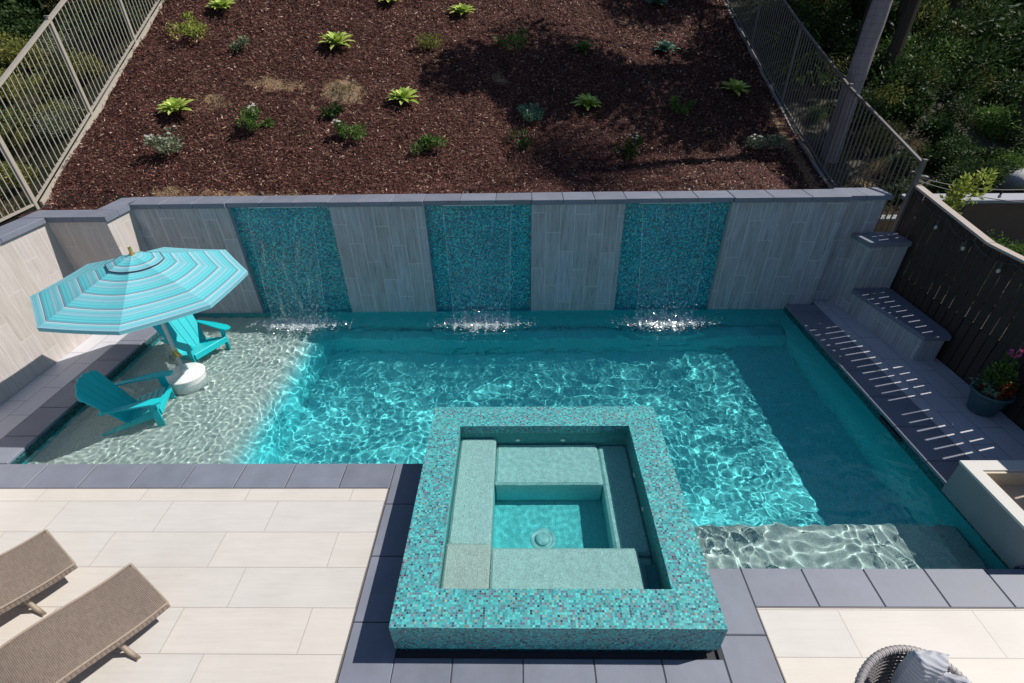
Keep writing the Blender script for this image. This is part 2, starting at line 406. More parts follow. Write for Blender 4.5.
def trunk_mat():
    t = NT('palm_bark'); p = t.obj(); X, Y, Z = t.xyz(p)
    n = t.noise(t.comb(t.math('MULTIPLY', X, 3.0), t.math('MULTIPLY', Y, 3.0), t.math('MULTIPLY', Z, 1.0)), 3, 5, .65)
    rg = t.math('FRACT', t.math('MULTIPLY', t.math('ADD', Z, t.math('MULTIPLY', n, .08)), 7.5))
    r = t.ramp(rg, [(0, .80), (.10, 1.0), (.85, .97), (1, .84)])
    col = t.mix(n, (.16, .145, .16, 1), (.40, .36, .39, 1))
    col = t.mix(1.0, col, r, 'MULTIPLY')
    return t.done(t.bsdf(col, .85, t.bump(t.math('ADD', rg, n), .6, .02), .2))
M['palm'] = trunk_mat()
M['rock'] = m_plain('grey_rock', (.36, .36, .38), .9, .3, 4, .9)
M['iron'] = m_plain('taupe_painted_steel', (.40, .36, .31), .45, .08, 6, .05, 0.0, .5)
M['iron_shade'] = m_plain('shaded_painted_steel', (.15, .135, .13), .4, .1, 6, .05, 0.0, .5)  # right fence copy of the steel, its shade put into the colour
def fence_wood():
    t = NT('dark_stained_boards'); p = t.pos(); X, Y, Z = t.xyz(p)
    r = t.n('ShaderNodeNewGeometry').outputs['Random Per Island']
    n = t.noise(t.comb(t.math('MULTIPLY', Y, 14.0), X, t.math('MULTIPLY', Z, 1.3)), 1.6, 6, .6, .5)
    col = t.hsv((.060, .043, .037, 1), v=t.math('ADD', t.math('MULTIPLY', r, .14), t.math('MULTIPLY_ADD', n, .6, .55)))
    return t.done(t.bsdf(col, .75, t.bump(n, .4, .004), .25))
M['fencewood'] = fence_wood()
M['fencecap'] = m_plain('sunlit_fence_cap', (.42, .36, .32), .8, .15, 9, .3)  # sun on the cap put into its colour, far paler than the boards
M['wire'] = m_plain('black_cable', (.05, .05, .05), .5)
M['wire_light'] = m_plain('grey_cable', (.30, .28, .26), .5)
def bulb_mat():
    t = NT('clear_bulb_glass')
    return t.done(t.bsdf((.55, .53, .48, 1), .08, None, .8))
M['bulb'] = bulb_mat()
def chair_mat():
    t = NT('turquoise_plastic_lumber'); p = t.obj(); n = t.noise(t.scale(p, (2, 9, 9)), 3, 4)
    r = t.n('ShaderNodeNewGeometry').outputs['Random Per Island']
    col = t.hsv((.006, .50, .55, 1), v=t.math('ADD', t.math('MULTIPLY', r, .12), t.math('MULTIPLY_ADD', n, .22, .84)))
    return t.done(t.bsdf(col, .42, t.bump(n, .12, .003), .45))
M['teal'] = chair_mat()
M['white'] = m_plain('white_plastic', (.78, .78, .76), .38, .04, 4, .05)
M['pole'] = m_plain('pale_painted_pole', (.62, .60, .57), .4, .05, 4, .03)
M['brass'] = m_plain('warm_brass', (.62, .42, .14), .35, .1, 10, .05, .7)
M['black_trim'] = m_plain('black_piping', (.02, .025, .04), .7)

def canopy_mat():
    t = NT('striped_canopy_fabric'); uv = t.n('ShaderNodeTexCoord').outputs['UV']; U, V, _ = t.xyz(uv)
    f = t.math('FRACT', t.math('DIVIDE', t.math('SUBTRACT', 1.0, V), .182))
    teal = (.08, .49, .57); cy = (.16, .60, .66); lt = (.28, .60, .69); wh = (.58, .70, .72); nv = (.05, .06, .10); gb = (.22, .38, .50)
    col = t.ramp(f, [(0, lt), (.09, gb), (.12, lt), (.17, gb), (.20, cy), (.30, lt), (.40, wh), (.45, nv), (.475, gb), (.53, teal), (.60, cy), (.70, teal), (.75, cy), (.92, gb), (.95, cy)], 'CONSTANT')
    n = t.noise(t.scale(uv, (400, 400, 1)), 1, 2)
    b = t.bsdf(col, .85, t.bump(n, .08, .001), .15)
    tr = t.n('ShaderNodeBsdfTranslucent'); t.set(tr.inputs[0], col)
    mx = t.n('ShaderNodeMixShader', {0: .22}); t.set(mx.inputs[1], b); t.set(mx.inputs[2], tr.outputs[0])
    return t.done(mx.outputs[0])
M['canopy'] = canopy_mat()

def wicker_mat(name, c1, c2, sc_=60.0):
    t = NT(name); uv = t.n('ShaderNodeTexCoord').outputs['UV']; U, V, _ = t.xyz(uv)
    a = t.math('MULTIPLY', U, sc_); b = t.math('MULTIPLY', V, sc_)
    ca = t.math('ABSOLUTE', t.math('SINE', t.math('MULTIPLY', a, pi)))
    cb = t.math('ABSOLUTE', t.math('SINE', t.math('MULTIPLY', b, pi)))
    par = t.math('MODULO', t.math('ADD', t.math('FLOOR', a), t.math('FLOOR', b)), 2.0)
    h = t.math('ADD', t.math('MULTIPLY', par, ca), t.math('MULTIPLY', t.math('SUBTRACT', 1.0, par), cb))
    wn = t.n('ShaderNodeTexWhiteNoise', noise_dimensions='2D'); t.set(wn.inputs['Vector'], t.comb(t.math('FLOOR', a), t.math('FLOOR', t.math('MULTIPLY', b, .25))))
    k = t.math('ADD', t.math('MULTIPLY', t.math('POWER', h, .6), .82), t.math('MULTIPLY', wn.outputs['Value'], .18))
    col = t.mix(k, c4(c1), c4(c2))
    return t.done(t.bsdf(col, .55, t.bump(h, .9, .006), .35))
M['wicker'] = wicker_mat('woven_taupe_resin', (.055, .040, .030), (.34, .265, .215), 78.0)
M['wicker_grey'] = wicker_mat('woven_grey_resin', (.08, .075, .08), (.42, .39, .38), 40.0)
M['strand'] = m_plain('dark_grey_strand', (.13, .115, .115), .5, .25, 30, .4)
M['cane'] = m_plain('grey_cane', (.42, .385, .38), .5, .2, 30, .4)
def pillow_mat():
    t = NT('pale_grey_pillow_fabric'); p = t.obj(); X, Y, Z = t.xyz(p)
    n = t.noise(p, 22, 3)
    w = t.math('SINE', t.math('MULTIPLY', t.math('ADD', t.math('ADD', t.math('MULTIPLY', Z, 1.0), t.math('MULTIPLY', X, .3)), t.math('MULTIPLY', n, .015)), 190.0))
    col = t.mix(t.math('MULTIPLY_ADD', w, .5, .5), (.42, .43, .48, 1), (.52, .53, .57, 1))
    return t.done(t.bsdf(col, .9, t.bump(w, .5, .004), .2))
M['pillow'] = pillow_mat()
M['pot'] = m_plain('blue_grey_glazed_pot', (.045, .10, .12), .35, .2, 5, .1)

# ------------------------------------------------------------------ terrain
def sstep(a, b, x):
    t = np.clip((x-a)/(b-a), 0, 1); return t*t*(3-2*t)
def soil(x, y):
    x = np.asarray(x, float); y = np.asarray(y, float)
    zl = 2.13+.53*(y-8.72)
    zr = np.where(y < 13.2, 1.54+.32*(y-11.28), 2.155+.4*(y-13.2))
    u = np.clip((x+8.75)/15.75, 0, 1)
    b = zl*(1-u)+zr*u
    w = 1-sstep(4.5, 6.6, x)
    z = np.maximum(b, 2.06)*w+b*(1-w)
    z = np.where(x < -8.75, zl-.3*(-8.75-x), z)
    z = np.where(x > 7, zr-.12*(x-7), z)
    return z
PATCH = [(-4.0, 12.5, .55, .45, 1.0), (-5.5, 12.45, .9, .3, .75), (-6.6, 11.75, .6, .35, .6), (-.48, 13.8, .35, .3, .7), (-4.0, 9.25, 3.2, .28, .85), (1.5, 9.3, 3.0, .22, .8), (-6.6, 9.2, .5, .25, .8), (5.2, 9.5, .8, .3, .5), (6.6, 12.5, .25, 3.5, .7), (3.5, 17.5, 1.2, .4, .5)]
def dirt(x, y):
    d = np.zeros_like(x)
    for cx, cy, rx, ry, a in PATCH:
        d = np.maximum(d, a*np.exp(-((x-cx)/rx)**2-((y-cy)/ry)**2))
    return d
def grid_mesh(name, xs, ys, zf, mat, amp=.03, f=3.0, attr=None, hump=None):
    XX, YY = np.meshgrid(xs, ys)
    Z = zf(XX, YY)
    N = np.array([noise.noise(Vector((a*f, b*f, 0)))+.5*noise.noise(Vector((a*f*3, b*f*3, 4))) for a, b in zip(XX.ravel(), YY.ravel())]).reshape(XX.shape)
    Z = Z+N*amp
    nx, ny = len(xs), len(ys)
    V = np.stack([XX, YY, Z], -1).reshape(-1, 3)
    i = np.arange(nx-1); j = np.arange(ny-1); I, J = np.meshgrid(i, j); a = (J*nx+I).ravel()
    F = np.stack([a, a+1, a+nx+1, a+nx], -1)
    me = bpy.data.meshes.new(name); me.from_pydata(V.tolist(), [], F.tolist())
    me.polygons.foreach_set('use_smooth', [True]*len(F)); me.materials.append(mat)
    if attr is not None:
        at = me.attributes.new('dirt', 'FLOAT', 'POINT'); at.data.foreach_set('value', attr(XX, YY).ravel().astype(np.float32))
    o = bpy.data.objects.new(name, me); COL.objects.link(o)
    return o
hs = grid_mesh('hillside', np.arange(-8.75, 7.01, .0875), np.arange(9.10, 27, .0875), soil, M['mulch'], .065, 1.7, dirt)
tag(hs, 'steep bank covered with dark red brown mulch above the pool wall', 'slope', kind='structure')
wl = grid_mesh('hillside', np.arange(-40, -8.7, .3), np.arange(-3, 60, .35), lambda x, y: np.where(y > 8.7, 2.13+.53*(y-8.72), 2.13+.05*(y-8.72))-.3*(-8.75-x)+.6*np.sin(x*.5)*np.sin(y*.4)*sstep(0, 4, -8.75-x), M['wild'], .12, 1.2)
tag(wl, 'overgrown ground on the outer side of the left fence', 'slope', kind='structure')
def right_ground(x, y):
    base = np.where(y > 8.9, soil(np.maximum(x, 7.01), y), .78-.1*(x-7)+.0*(y))
    base = base-.12*(np.maximum(x, 7.01)-7)*0
    return base+.4*np.sin(x*.7)*np.sin(y*.5)*sstep(8, 13, x)
M['wild_dark'] = m_plain('shade_darkened_litter', (.050, .043, .026), .95, .7, 3, 1.0)  # canyon shade put into a darker ground colour
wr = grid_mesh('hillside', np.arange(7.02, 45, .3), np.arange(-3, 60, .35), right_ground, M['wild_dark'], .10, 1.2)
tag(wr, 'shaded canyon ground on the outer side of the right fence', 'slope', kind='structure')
wb = grid_mesh('hillside', np.arange(-8.8, 7.3, .4), np.arange(26.9, 60, .5), soil, M['wild'], .15, 1.0)
tag(wb, 'scrub covered crest above the mulch bank', 'slope', kind='structure')

hs2 = grid_mesh('hillside', np.arange(-8.76, -7.28, .1), np.arange(8.30, 9.16, .1), lambda x, y: 2.10+0*x, M['mulch'], .03, 2.2, dirt)
tag(hs2, 'mulch covered corner of the bank behind the stepped left wall', 'slope', kind='structure')
# loose chips on the bank
def rot_quads(C, L, W, nrm_tilt, rng):
    n = len(C)
    th = rng.uniform(0, 2*pi, n)
    sl = np.full(n, .45)
    d = np.stack([np.cos(th), np.sin(th), np.sin(th)*.45], -1)
    nn = np.stack([rng.normal(0, nrm_tilt, n), -.42+rng.normal(0, nrm_tilt, n), np.ones(n)], -1)
    nn /= np.linalg.norm(nn, axis=1)[:, None]
    d -= nn*(d*nn).sum(1)[:, None]; d /= np.linalg.norm(d, axis=1)[:, None]
    s = np.cross(nn, d)
    L = L[:, None]; W = W[:, None]
    return np.stack([C-d*L-s*W*.6, C-d*L*.2+s*W*-1.0, C+d*L, C-d*L*.1+s*W], 1)
n = 150000
cx = RNG.uniform(-8.7, 6.95, n); cy = 9.13+(RNG.uniform(0, 1, n)**1.25)*13
k_ = 3500; cx[:k_] = RNG.uniform(-8.62, -7.45, k_); cy[:k_] = RNG.uniform(8.46, 9.15, k_)
keep = dirt(cx, cy)+RNG.normal(0, .30, n) < .55
cx = cx[keep]; cy = cy[keep]; n = len(cx)
hn = np.array([noise.noise(Vector((a*1.7, b*1.7, 0)))+.5*noise.noise(Vector((a*5.1, b*5.1, 4))) for a, b in zip(cx, cy)])*.065*(cy >= 9.13)
cz = np.maximum(soil(cx, cy), 2.08)*(cy < 9.13)+soil(cx, cy)*(cy >= 9.13)+hn+RNG.uniform(0, .05, n)
sz = 1+(cy-9)*.06
ch = quads_mesh('wood_chips', rot_quads(np.stack([cx, cy, cz], -1), RNG.uniform(.014, .042, n)*sz, RNG.uniform(.005, .011, n)*sz, .55, RNG), M['chips'])
tag(ch, 'loose shredded bark chips spread over the bank', 'mulch', kind='stuff')

# dry leaves and twigs blown over the mulch
n = 2600
lx = RNG.uniform(-8.6, 6.9, n); ly = 9.2+RNG.uniform(0, 1, n)**1.3*11
kp = np.array([noise.noise(Vector((a*.6, b*.6, 30))) for a, b in zip(lx, ly)])+RNG.normal(0, .18, n) > .12
lx = lx[kp]; ly = ly[kp]; n = len(lx)
lt_ = quads_mesh('leaf_litter', rot_quads(np.stack([lx, ly, soil(lx, ly)+.055+RNG.uniform(0, .03, n)], -1), RNG.uniform(.02, .06, n), RNG.uniform(.004, .018, n), .6, RNG), None or m_leaf('dry_litter', [(0, (.14, .09, .05)), (.5, (.34, .25, .15)), (1, (.55, .45, .30))], .7, .1))
tag(lt_, 'dry leaves and twigs scattered over the mulch', 'leaf litter', kind='stuff')
# ------------------------------------------------------------------ plants
def sn(x, y): return float(soil(x, y))
def rosette_mb(R=.33, n=26, w=.055, rise=.6, rng=None):
    V = []; r_ = rng or RNG
    mb = MB()
    for k in range(n):
        a = k*2.39996+r_.uniform(-.2, .2)
        t = k/n
        el = radians(82-58*t**.9)+r_.uniform(-.1, .1)
        L = R*(.55+.5*t)*r_.uniform(.85, 1.1)
        pts = []
        for s in (0, .3, .62, .86, 1.0):
            e = el-s*s*.30
            pts.append((L*s*cos(e), L*s*sin(e)+.03))
        ws = [w*.55, w*.95, w*.9, w*.5, .003]
        vs = []
        ca, sa = cos(a), sin(a)
        for (q, z), ww in zip(pts, ws):
            for side, dz in ((-1, .012), (0, 0), (1, .012)):
                vs.append((q*ca-side*ww/2*sa, q*sa+side*ww/2*ca, z+dz*(ww/w)))
        fs = []
        for i in range(4):
            for c in (0, 1):
                b = i*3+c; fs.append((b, b+1, b+4, b+3))
        mb.add(vs, fs)
    return mb
def leaf_quads(C, D, L, W, rng):
    """diamond leaves centred C pointing D"""
    n = len(C)
    r = rng.normal(0, 1, (n, 3)); s = np.cross(D, r); s /= np.linalg.norm(s, axis=1)[:, None]+1e-9
    L = L[:, None]; W = W[:, None]
    nn = np.cross(D, s)
    return np.stack([C-D*L*.5, C-s*W*.5+nn*W*.12, C+D*L*.5, C+s*W*.5+nn*W*.12], 1)
def clump_points(n, rx, ry, rz, rng, lumps=7, fill=.35):
    cs = rng.normal(0, .42, (lumps, 3)); cs[:, 2] = np.abs(cs[:, 2])*.9+.25
    rad = rng.uniform(.28, .55, lumps)
    k = rng.integers(0, lumps, n)
    d = rng.normal(0, 1, (n, 3)); d /= np.linalg.norm(d, axis=1)[:, None]
    rr = rad[k]*(rng.uniform(fill**3, 1, n)**(1/3))*rng.uniform(.85, 1.25, n)
    P = cs[k]+d*rr[:, None]
    P[:, 2] = np.abs(P[:, 2])
    return P*np.array([rx, ry, rz]), d
def bush_parts(root, n, r, h, leafm, rng, L=.05, W=.022, flowers=0, flowerm=None, lumps=7, blade=False, up=.4):
    P, d = clump_points(n, r, r, h, rng, lumps)
    D = d*1.0+rng.normal(0, .5, (n, 3)); D[:, 2] += up; D /= np.linalg.norm(D, axis=1)[:, None]
    o = quads_mesh('foliage', leaf_quads(P, D, rng.uniform(.6, 1.3, n)*L, rng.uniform(.7, 1.2, n)*W, rng), leafm, root)
    st = MB()
    for k in range(7):
        q = P[rng.integers(0, n)]
        st.tube([(0, 0, -.05), (q[0]*.4, q[1]*.4, q[2]*.5), tuple(q*.95)], [r*.035, r*.02, r*.008], 5)
    st.build('stem', M['stem'], root)
    if flowers:
        idx = np.argsort(-(P[:, 2]+rng.uniform(0, h*.5, n)))[:flowers*6:6]
        for i in idx:
            fm = MB(); c = P[i]*1.04
            for layer, (nr, rr, zz) in enumerate(((5, .042, 0), (4, .026, .014))):
                for k in range(nr):
                    a = 2*pi*k/nr+layer*.5+rng.uniform(-.2, .2)
                    fm.add([(c[0], c[1], c[2]+zz), (c[0]+cos(a-.5)*rr*.7, c[1]+sin(a-.5)*rr*.7, c[2]+zz+.012), (c[0]+cos(a)*rr, c[1]+sin(a)*rr, c[2]+zz+.02), (c[0]+cos(a+.5)*rr*.7, c[1]+sin(a+.5)*rr*.7, c[2]+zz+.012)], [(0, 1, 2, 3)])
            fm.build('flower', flowerm, root)
    return o

ROS = [(-7.15, 11.25, .36, 'lime', 'lime rosette succulent beside the tan bare patch, nearest to the left fence'),
       (-4.43, 14.06, .42, 'lime', 'big lime rosette succulent high on the sunny left half of the bank'),
       (-2.64, 12.44, .37, 'lime', 'upright lime rosette succulent right of the tan dirt mound'),
       (-1.54, 16.24, .36, 'lime', 'pale lime rosette succulent at the upper middle of the bank'),
       (1.64, 13.23, .34, 'lime', 'bright lime rosette succulent between the two tree shadows'),
       (5.75, 14.86, .38, 'lime', 'green rosette succulent in a sunny gap by the right fence'),
       (-7.3, 14.68, .34, 'lime', 'small lime rosette succulent at the top left beside the fence'),
       (-3.48, 16.15, .30, 'lime', 'low yellowish rosette succulent at the very top edge of the bank'),
       (1.75, 15.53, .38, 'green', 'mid green spiky rosette succulent inside the dark tree shadow'),
       (4.09, 16.27, .36, 'blue', 'blue green rosette succulent deep in the shade upper right'),
       (4.35, 18.99, .34, 'blue', 'shaded rosette succulent at the top right of the bank')]
for i, (x, y, R, kind, lab) in enumerate(ROS):
    rg = np.random.default_rng(100+i)
    e = empty('rosette_succulent', (x, y, sn(x, y)), 0, lab, 'succulent', 'rosette succulents planted on the mulch bank')
    rosette_mb(R*1.2, 40, .12 if kind != 'green' else .055, .6, rg).build('leaves', M['leaf_'+kind], e, True)
    dm = MB(); dm.tube([(0, 0, -.05), (0, 0, .06)], [.05, .03], 7); dm.build('stem', M['stem'], e)
    e.rotation_euler = (radians(14), 0, 0)
BU = [(-7.6, 13.6, .50, .40, 'yellow', 0, 'loose yellow green bush left of the bank near the fence'),
      (-6.56, 13.38, .30, .25, 'grey', 0, 'small grey green bush above the tan dirt patch'),
      (-2.34, 14.58, .34, .30, 'olive', 0, 'small olive bush in full sun at the middle of the bank'),
      (-.19, 15.09, .40, .35, 'green', 0, 'green bush at the left tip of the upper tree shadow'),
      (.19, 12.36, .33, .30, 'blue', 0, 'grey green bush on the sunny strip between the shadows'),
      (-.06, 11.35, .34, .30, 'dark', 0, 'dark green bush inside the lower tree shadow'),
      (-1.98, 11.05, .32, .30, 'green', 0, 'green bush left of the lower tree shadow near the wall'),
      (3.99, 13.59, .32, .28, 'green', 0, 'shaded bush right of the bright lime rosette'),
      (-7.02, 10.28, .44, .32, 'grey', 12, 'wide low white flowering bush nearest the left corner of the wall'),
      (-5.46, 11.06, .36, .34, 'green', 10, 'white flowering bush below the tan bare patch'),
      (-3.54, 11.1, .33, .34, 'green', 7, 'white flowering bush below the dirt mound'),
      (2.48, 11.56, .40, .32, 'dark', 8, 'white flowering bush in the dark shade'),
      (5.6, 12.46, .44, .36, 'grey', 8, 'pale flowering bush in the sun patch near the right fence'),
      (-4.05, 11.75, .26, .2, 'dark', 0, 'tiny dark green bush at the foot of the dirt mound')]
for i, (x, y, r, h, kind, fl, lab) in enumerate(BU):
    rg = np.random.default_rng(200+i)
    e = empty('flowering_bush' if fl else 'low_bush', (x, y, sn(x, y)-.02), 0, lab, 'bush', 'white flowering bushes on the bank' if fl else 'small green bushes on the bank')
    bush_parts(e, 520 if not fl else 680, r*.98, h*.95, M['leaf_'+kind], rg, .075, .032, fl, M['petal_white'], 6)
# dirt mound with dry roots
mb = MB(); ico = []
rg = np.random.default_rng(5)
xs = np.linspace(-.62, .62, 26); vs = []; fs = []
for j, yy in enumerate(xs):
    for i, xx in enumerate(xs):
        q = math.exp(-(xx/.30)**2-(yy/.30)**2)
        vs.append((xx, yy, sn(-4.0+xx, 12.5+yy)-sn(-4.0, 12.5)-.03+.15*q+(.22*noise.noise(Vector((xx*9, yy*9, 1)))+.12*noise.noise(Vector((xx*22, yy*22, 1))))*q))
for j in range(25):
    for i in range(25):
        a = j*26+i; fs.append((a, a+1, a+27, a+26))
mb.add(vs, fs)
tan_m = m_plain('tan_clay_soil', (.20, .135, .08), .95, .6, 11, 1.0)
o = mb.build('soil_mound', tan_m, None, True); o.location = (-4.0, 12.5, sn(-4.0, 12.5))
tag(o, 'crumbly mound of bare tan soil breaking through the mulch', 'soil mound')
rg = np.random.default_rng(55); P, d = clump_points(420, .34, .34, .16, rg, 8) if 'clump_points' in globals() else (None, None)
D = d+rg.normal(0, .7, d.shape); D /= np.linalg.norm(D, axis=1)[:, None]
quads_mesh('dry_roots', leaf_quads(P+np.array([0, 0, .05]), D, rg.uniform(.05, .14, 420), rg.uniform(.008, .02, 420), rg), M['leaf_dry'], o)
# small rocks / spray heads behind the coping
def rock_mb(r, seed, sq=.6):
    mb = MB(); vs = []; fs = []; nn, mm = 10, 7
    for j in range(mm+1):
        ph = pi*j/mm
        for i in range(nn):
            th = 2*pi*i/nn
            d = Vector((sin(ph)*cos(th), sin(ph)*sin(th), cos(ph)))
            k = r*(1+.45*noise.noise(d*1.3+Vector((seed*3.1, 0, 0)))+.15*noise.noise(d*4+Vector((seed, 2, 0))))
            vs.append((d.x*k, d.y*k, d.z*k*sq))
    for j in range(mm):
        for i in range(nn):
            i2 = (i+1) % nn; fs.append((j*nn+i, j*nn+i2, (j+1)*nn+i2, (j+1)*nn+i))
    return mb.add(vs, fs)
for i, (x, lab) in enumerate(((-4.95, 'small round spotlight stub behind the coping above the left waterfall'), (-.98, 'small round spotlight stub behind the coping above the middle waterfall'), (3.15, 'small round spotlight stub behind the coping above the right waterfall'))):
    e = empty('garden_spotlight', (x, 9.36, 2.04), .4*i, lab, 'spotlight', 'garden spotlights behind the wall coping')
    a = MB(); a.tube([(0, 0, -.02), (0, 0, .07)], .012, 8); a.build('stake', M['black_trim'], e)
    a = MB(); a.tube([(-.02, 0, .07), (.05, 0, .12)], [.042, .05], 12); a.build('lamp_head', m_plain('bronze_lamp', (.10, .07, .05), .5), e, True)

# ------------------------------------------------------------------ pool
pool = empty('pool', (0, 0, 0), 0, 'rectangular pool basin with pebble shelf on the left and raised ledge in front', 'pool', None, 'structure')
sh = MB()
ZF = -1.45
sh.box((-7.25, 2.9, ZF-.15), (5.6, 8.95, ZF))                       # floor
sh.box((-7.25, 4.2, ZF+.002), (-1.19, 4.56, -.05))                  # front wall, left
sh.box((1.3, 2.72, ZF+.002), (5.6, 3.08, -.05))                     # front wall, right
sh.box((5.3, 3.082, ZF+.002), (5.6, 8.748, -.05))                   # right wall
sh.box((-7.25, 4.562, ZF+.002), (-6.97, 8.748, -.05))               # left wall
sh.box((-7.25, 8.752, ZF+.002), (5.6, 9.1, -.13))                   # back wall below water
sh.box((-1.17, 2.3, ZF+.002), (1.78, 5.16, -.605))                   # mass under the spa
sh.box((-1.2, 4.2, ZF+.004), (-1.171, 4.558, -.052))
sh.build('basin', M['pebble_deep'], pool, caustic=True)
# tanning shelf on the left with rounded nose
tw = MB()
pts = [(-6.96, ZF+.01)]
prof = [(-3.86, ZF+.01), (-3.92, -1.10), (-4.02, -.82), (-4.16, -.62), (-4.32, -.49), (-4.52, -.41), (-4.85, -.37), (-6.965, -.355)]
vs = []; 
for yy in (4.565, 8.745):
    for x, z in prof: vs.append((x+( .0), yy, z))
    vs.append((-6.965, yy, ZF+.01))
k = len(prof)+1
fs = [(i, i+1, k+i+1, k+i) for i in range(k-1)]
tw.add(vs, fs); tw.build('tanning_shelf', M['pebble'], pool, caustic=True)
fl = MB(); fl.box((1.79, 3.085, ZF+.01), (5.295, 3.90, -.50), .04); fl.build('entry_ledge', M['pebble'], pool, caustic=True)
bl = MB(); bl.box((-4.27, 8.32, ZF+.01), (5.295, 8.745, -.90), .04); bl.build('back_bench', M['pebble_deep'], pool, caustic=True)
wt = MB()
wt.box((-6.968, 4.562, -.22), (-1.2, 4.566, -.048)); wt.box((1.81, 3.082, -.22), (5.3, 3.088, -.048))
wt.box((5.293, 3.09, -.22), (5.298, 8.74, -.048)); wt.box((-6.968, 4.57, -.22), (-6.963, 8.1, -.048))
wt.build('waterline_tile', M['waterline'], pool, caustic=True)
# skimmer slot on the right wall
sk = MB(); sk.box((5.27, 5.05, -.13), (5.292, 5.55, -.055), .01); sk.build('skimmer_opening', M['black_trim'], pool)

# coping slabs
cp = MB(); gb = MB()
JG = .005
def slabs_x(xs, y0, y1, z0=-.045, z1=0.0, mb=None):
    for a, b in zip(xs[:-1], xs[1:]):
        (mb or cp).box((a+JG, y0+.002, z0), (b-JG, y1-.002, z1), .006)
def slabs_y(ys, x0, x1, z0=-.045, z1=0.0, mb=None):
    for a, b in zip(ys[:-1], ys[1:]):
        (mb or cp).box((x0+.002, a+JG, z0), (x1-.002, b-JG, z1), .006)
slabs_x([-8.1, -7.71, -7.04, -6.37, -5.69, -5.01, -4.35, -3.67, -3.01, -2.32, -1.672], 4.165, 4.575)
slabs_y([1.30, 1.87, 2.515, 3.225, 3.92, 4.575], -1.67, -1.195)
slabs_x([-1.67+.475, -.652, -.002, .65, 1.272, 1.845], 1.55, 2.195)
slabs_y([1.05, 1.73, 2.41, 3.095], 1.85, 2.32)
slabs_x([2.322, 2.96, 3.61, 4.245, 4.88, 5.50, 6.1, 6.7], 2.68, 3.095)
slabs_y([3.10, 3.85, 4.6, 5.25, 5.9, 6.55, 7.2, 7.85, 8.46, 8.748], 5.285, 5.88)
slabs_y([4.58, 5.10, 5.72, 6.34, 6.96, 7.58, 8.095], -7.43, -6.955)
# front corner row in the walkway strip left of the spa
cp.build('coping', M['coping'], pool)
gb.box((-8.1, 4.17, -.05), (-1.2, 4.55, -.0445)); gb.box((-1.665, 1.3, -.012), (-1.2, 4.17, -.006)); gb.box((-1.66, 1.0, -.012), (2.31, 2.19, -.006)); gb.box((1.81, 2.19, -.012), (6.7, 3.06, -.006))
gb.box((5.31, 3.06, -.012), (5.88, 8.74, -.006)); gb.box((-7.43, 4.57, -.012), (-6.99, 8.08, -.006)); gb.box((-7.0, 4.17, -.012), (-1.66, 4.54, -.006))
gb.box((-1.2, 2.18, -.05), (-1.12, 4.58, -.03)); gb.box((-1.12, 2.18, -.05), (1.78, 2.295, -.03)); gb.box((1.74, 2.18, -.05), (1.86, 3.07, -.032)); gb.build('coping_bed', M['grout_dark'], pool)

# deck
dk = MB()
dk.box((-14, -3, -.2), (-1.685, 4.155, -.003))
dk.box((-1.684, -3, -.2), (2.33, 1.54, -.0035))
dk.box((2.335, -3, -.2), (12, 2.668, -.003))
o = dk.build('deck', M['deck']); tag(o, 'pale cream porcelain plank deck around the pool', 'deck', kind='structure')
tr = MB()
tr.box((-8.1, 4.155, -.1), (-1.672, 4.163, .001)); tr.box((-1.684, 1.5, -.1), (-1.674, 4.155, .001)); tr.box((2.322, 1.0, -.1), (2.334, 2.669, .001)); tr.box((2.334, 2.669, -.1), (6.7, 2.678, .001))
o = tr.build('deck_edge_trim', M['edge_trim']); tag(o, 'thin brown joint strip between deck planks and pool coping', 'trim', kind='structure')
wk = MB(); wk.box((-8.1, 4.58, -.2), (-7.435, 8.1, -.004)); wk.build('walkway', M['walk']); tag(COL.objects[-1] if False else bpy.data.objects['walkway'], 'narrow porcelain walkway between left wall and pool coping', 'walkway', kind='structure')
wk = MB(); wk.poly([(5.885, 2.68), (7.0, 2.68), (7.0, 6.9), (6.56, 6.9), (6.25, 8.88), (5.885, 8.88)], -.2, -.004); o = wk.build('walkway', M['walk']); tag(o, 'narrow porcelain walkway between right coping and dark fence', 'walkway', kind='structure')
o = MB().box((5.55, 2.68, -.6), (5.886, 2.7, -.01)).build('walkway_base', M['concrete']); tag(o, 'concrete base under the right walkway', 'walkway', kind='structure')

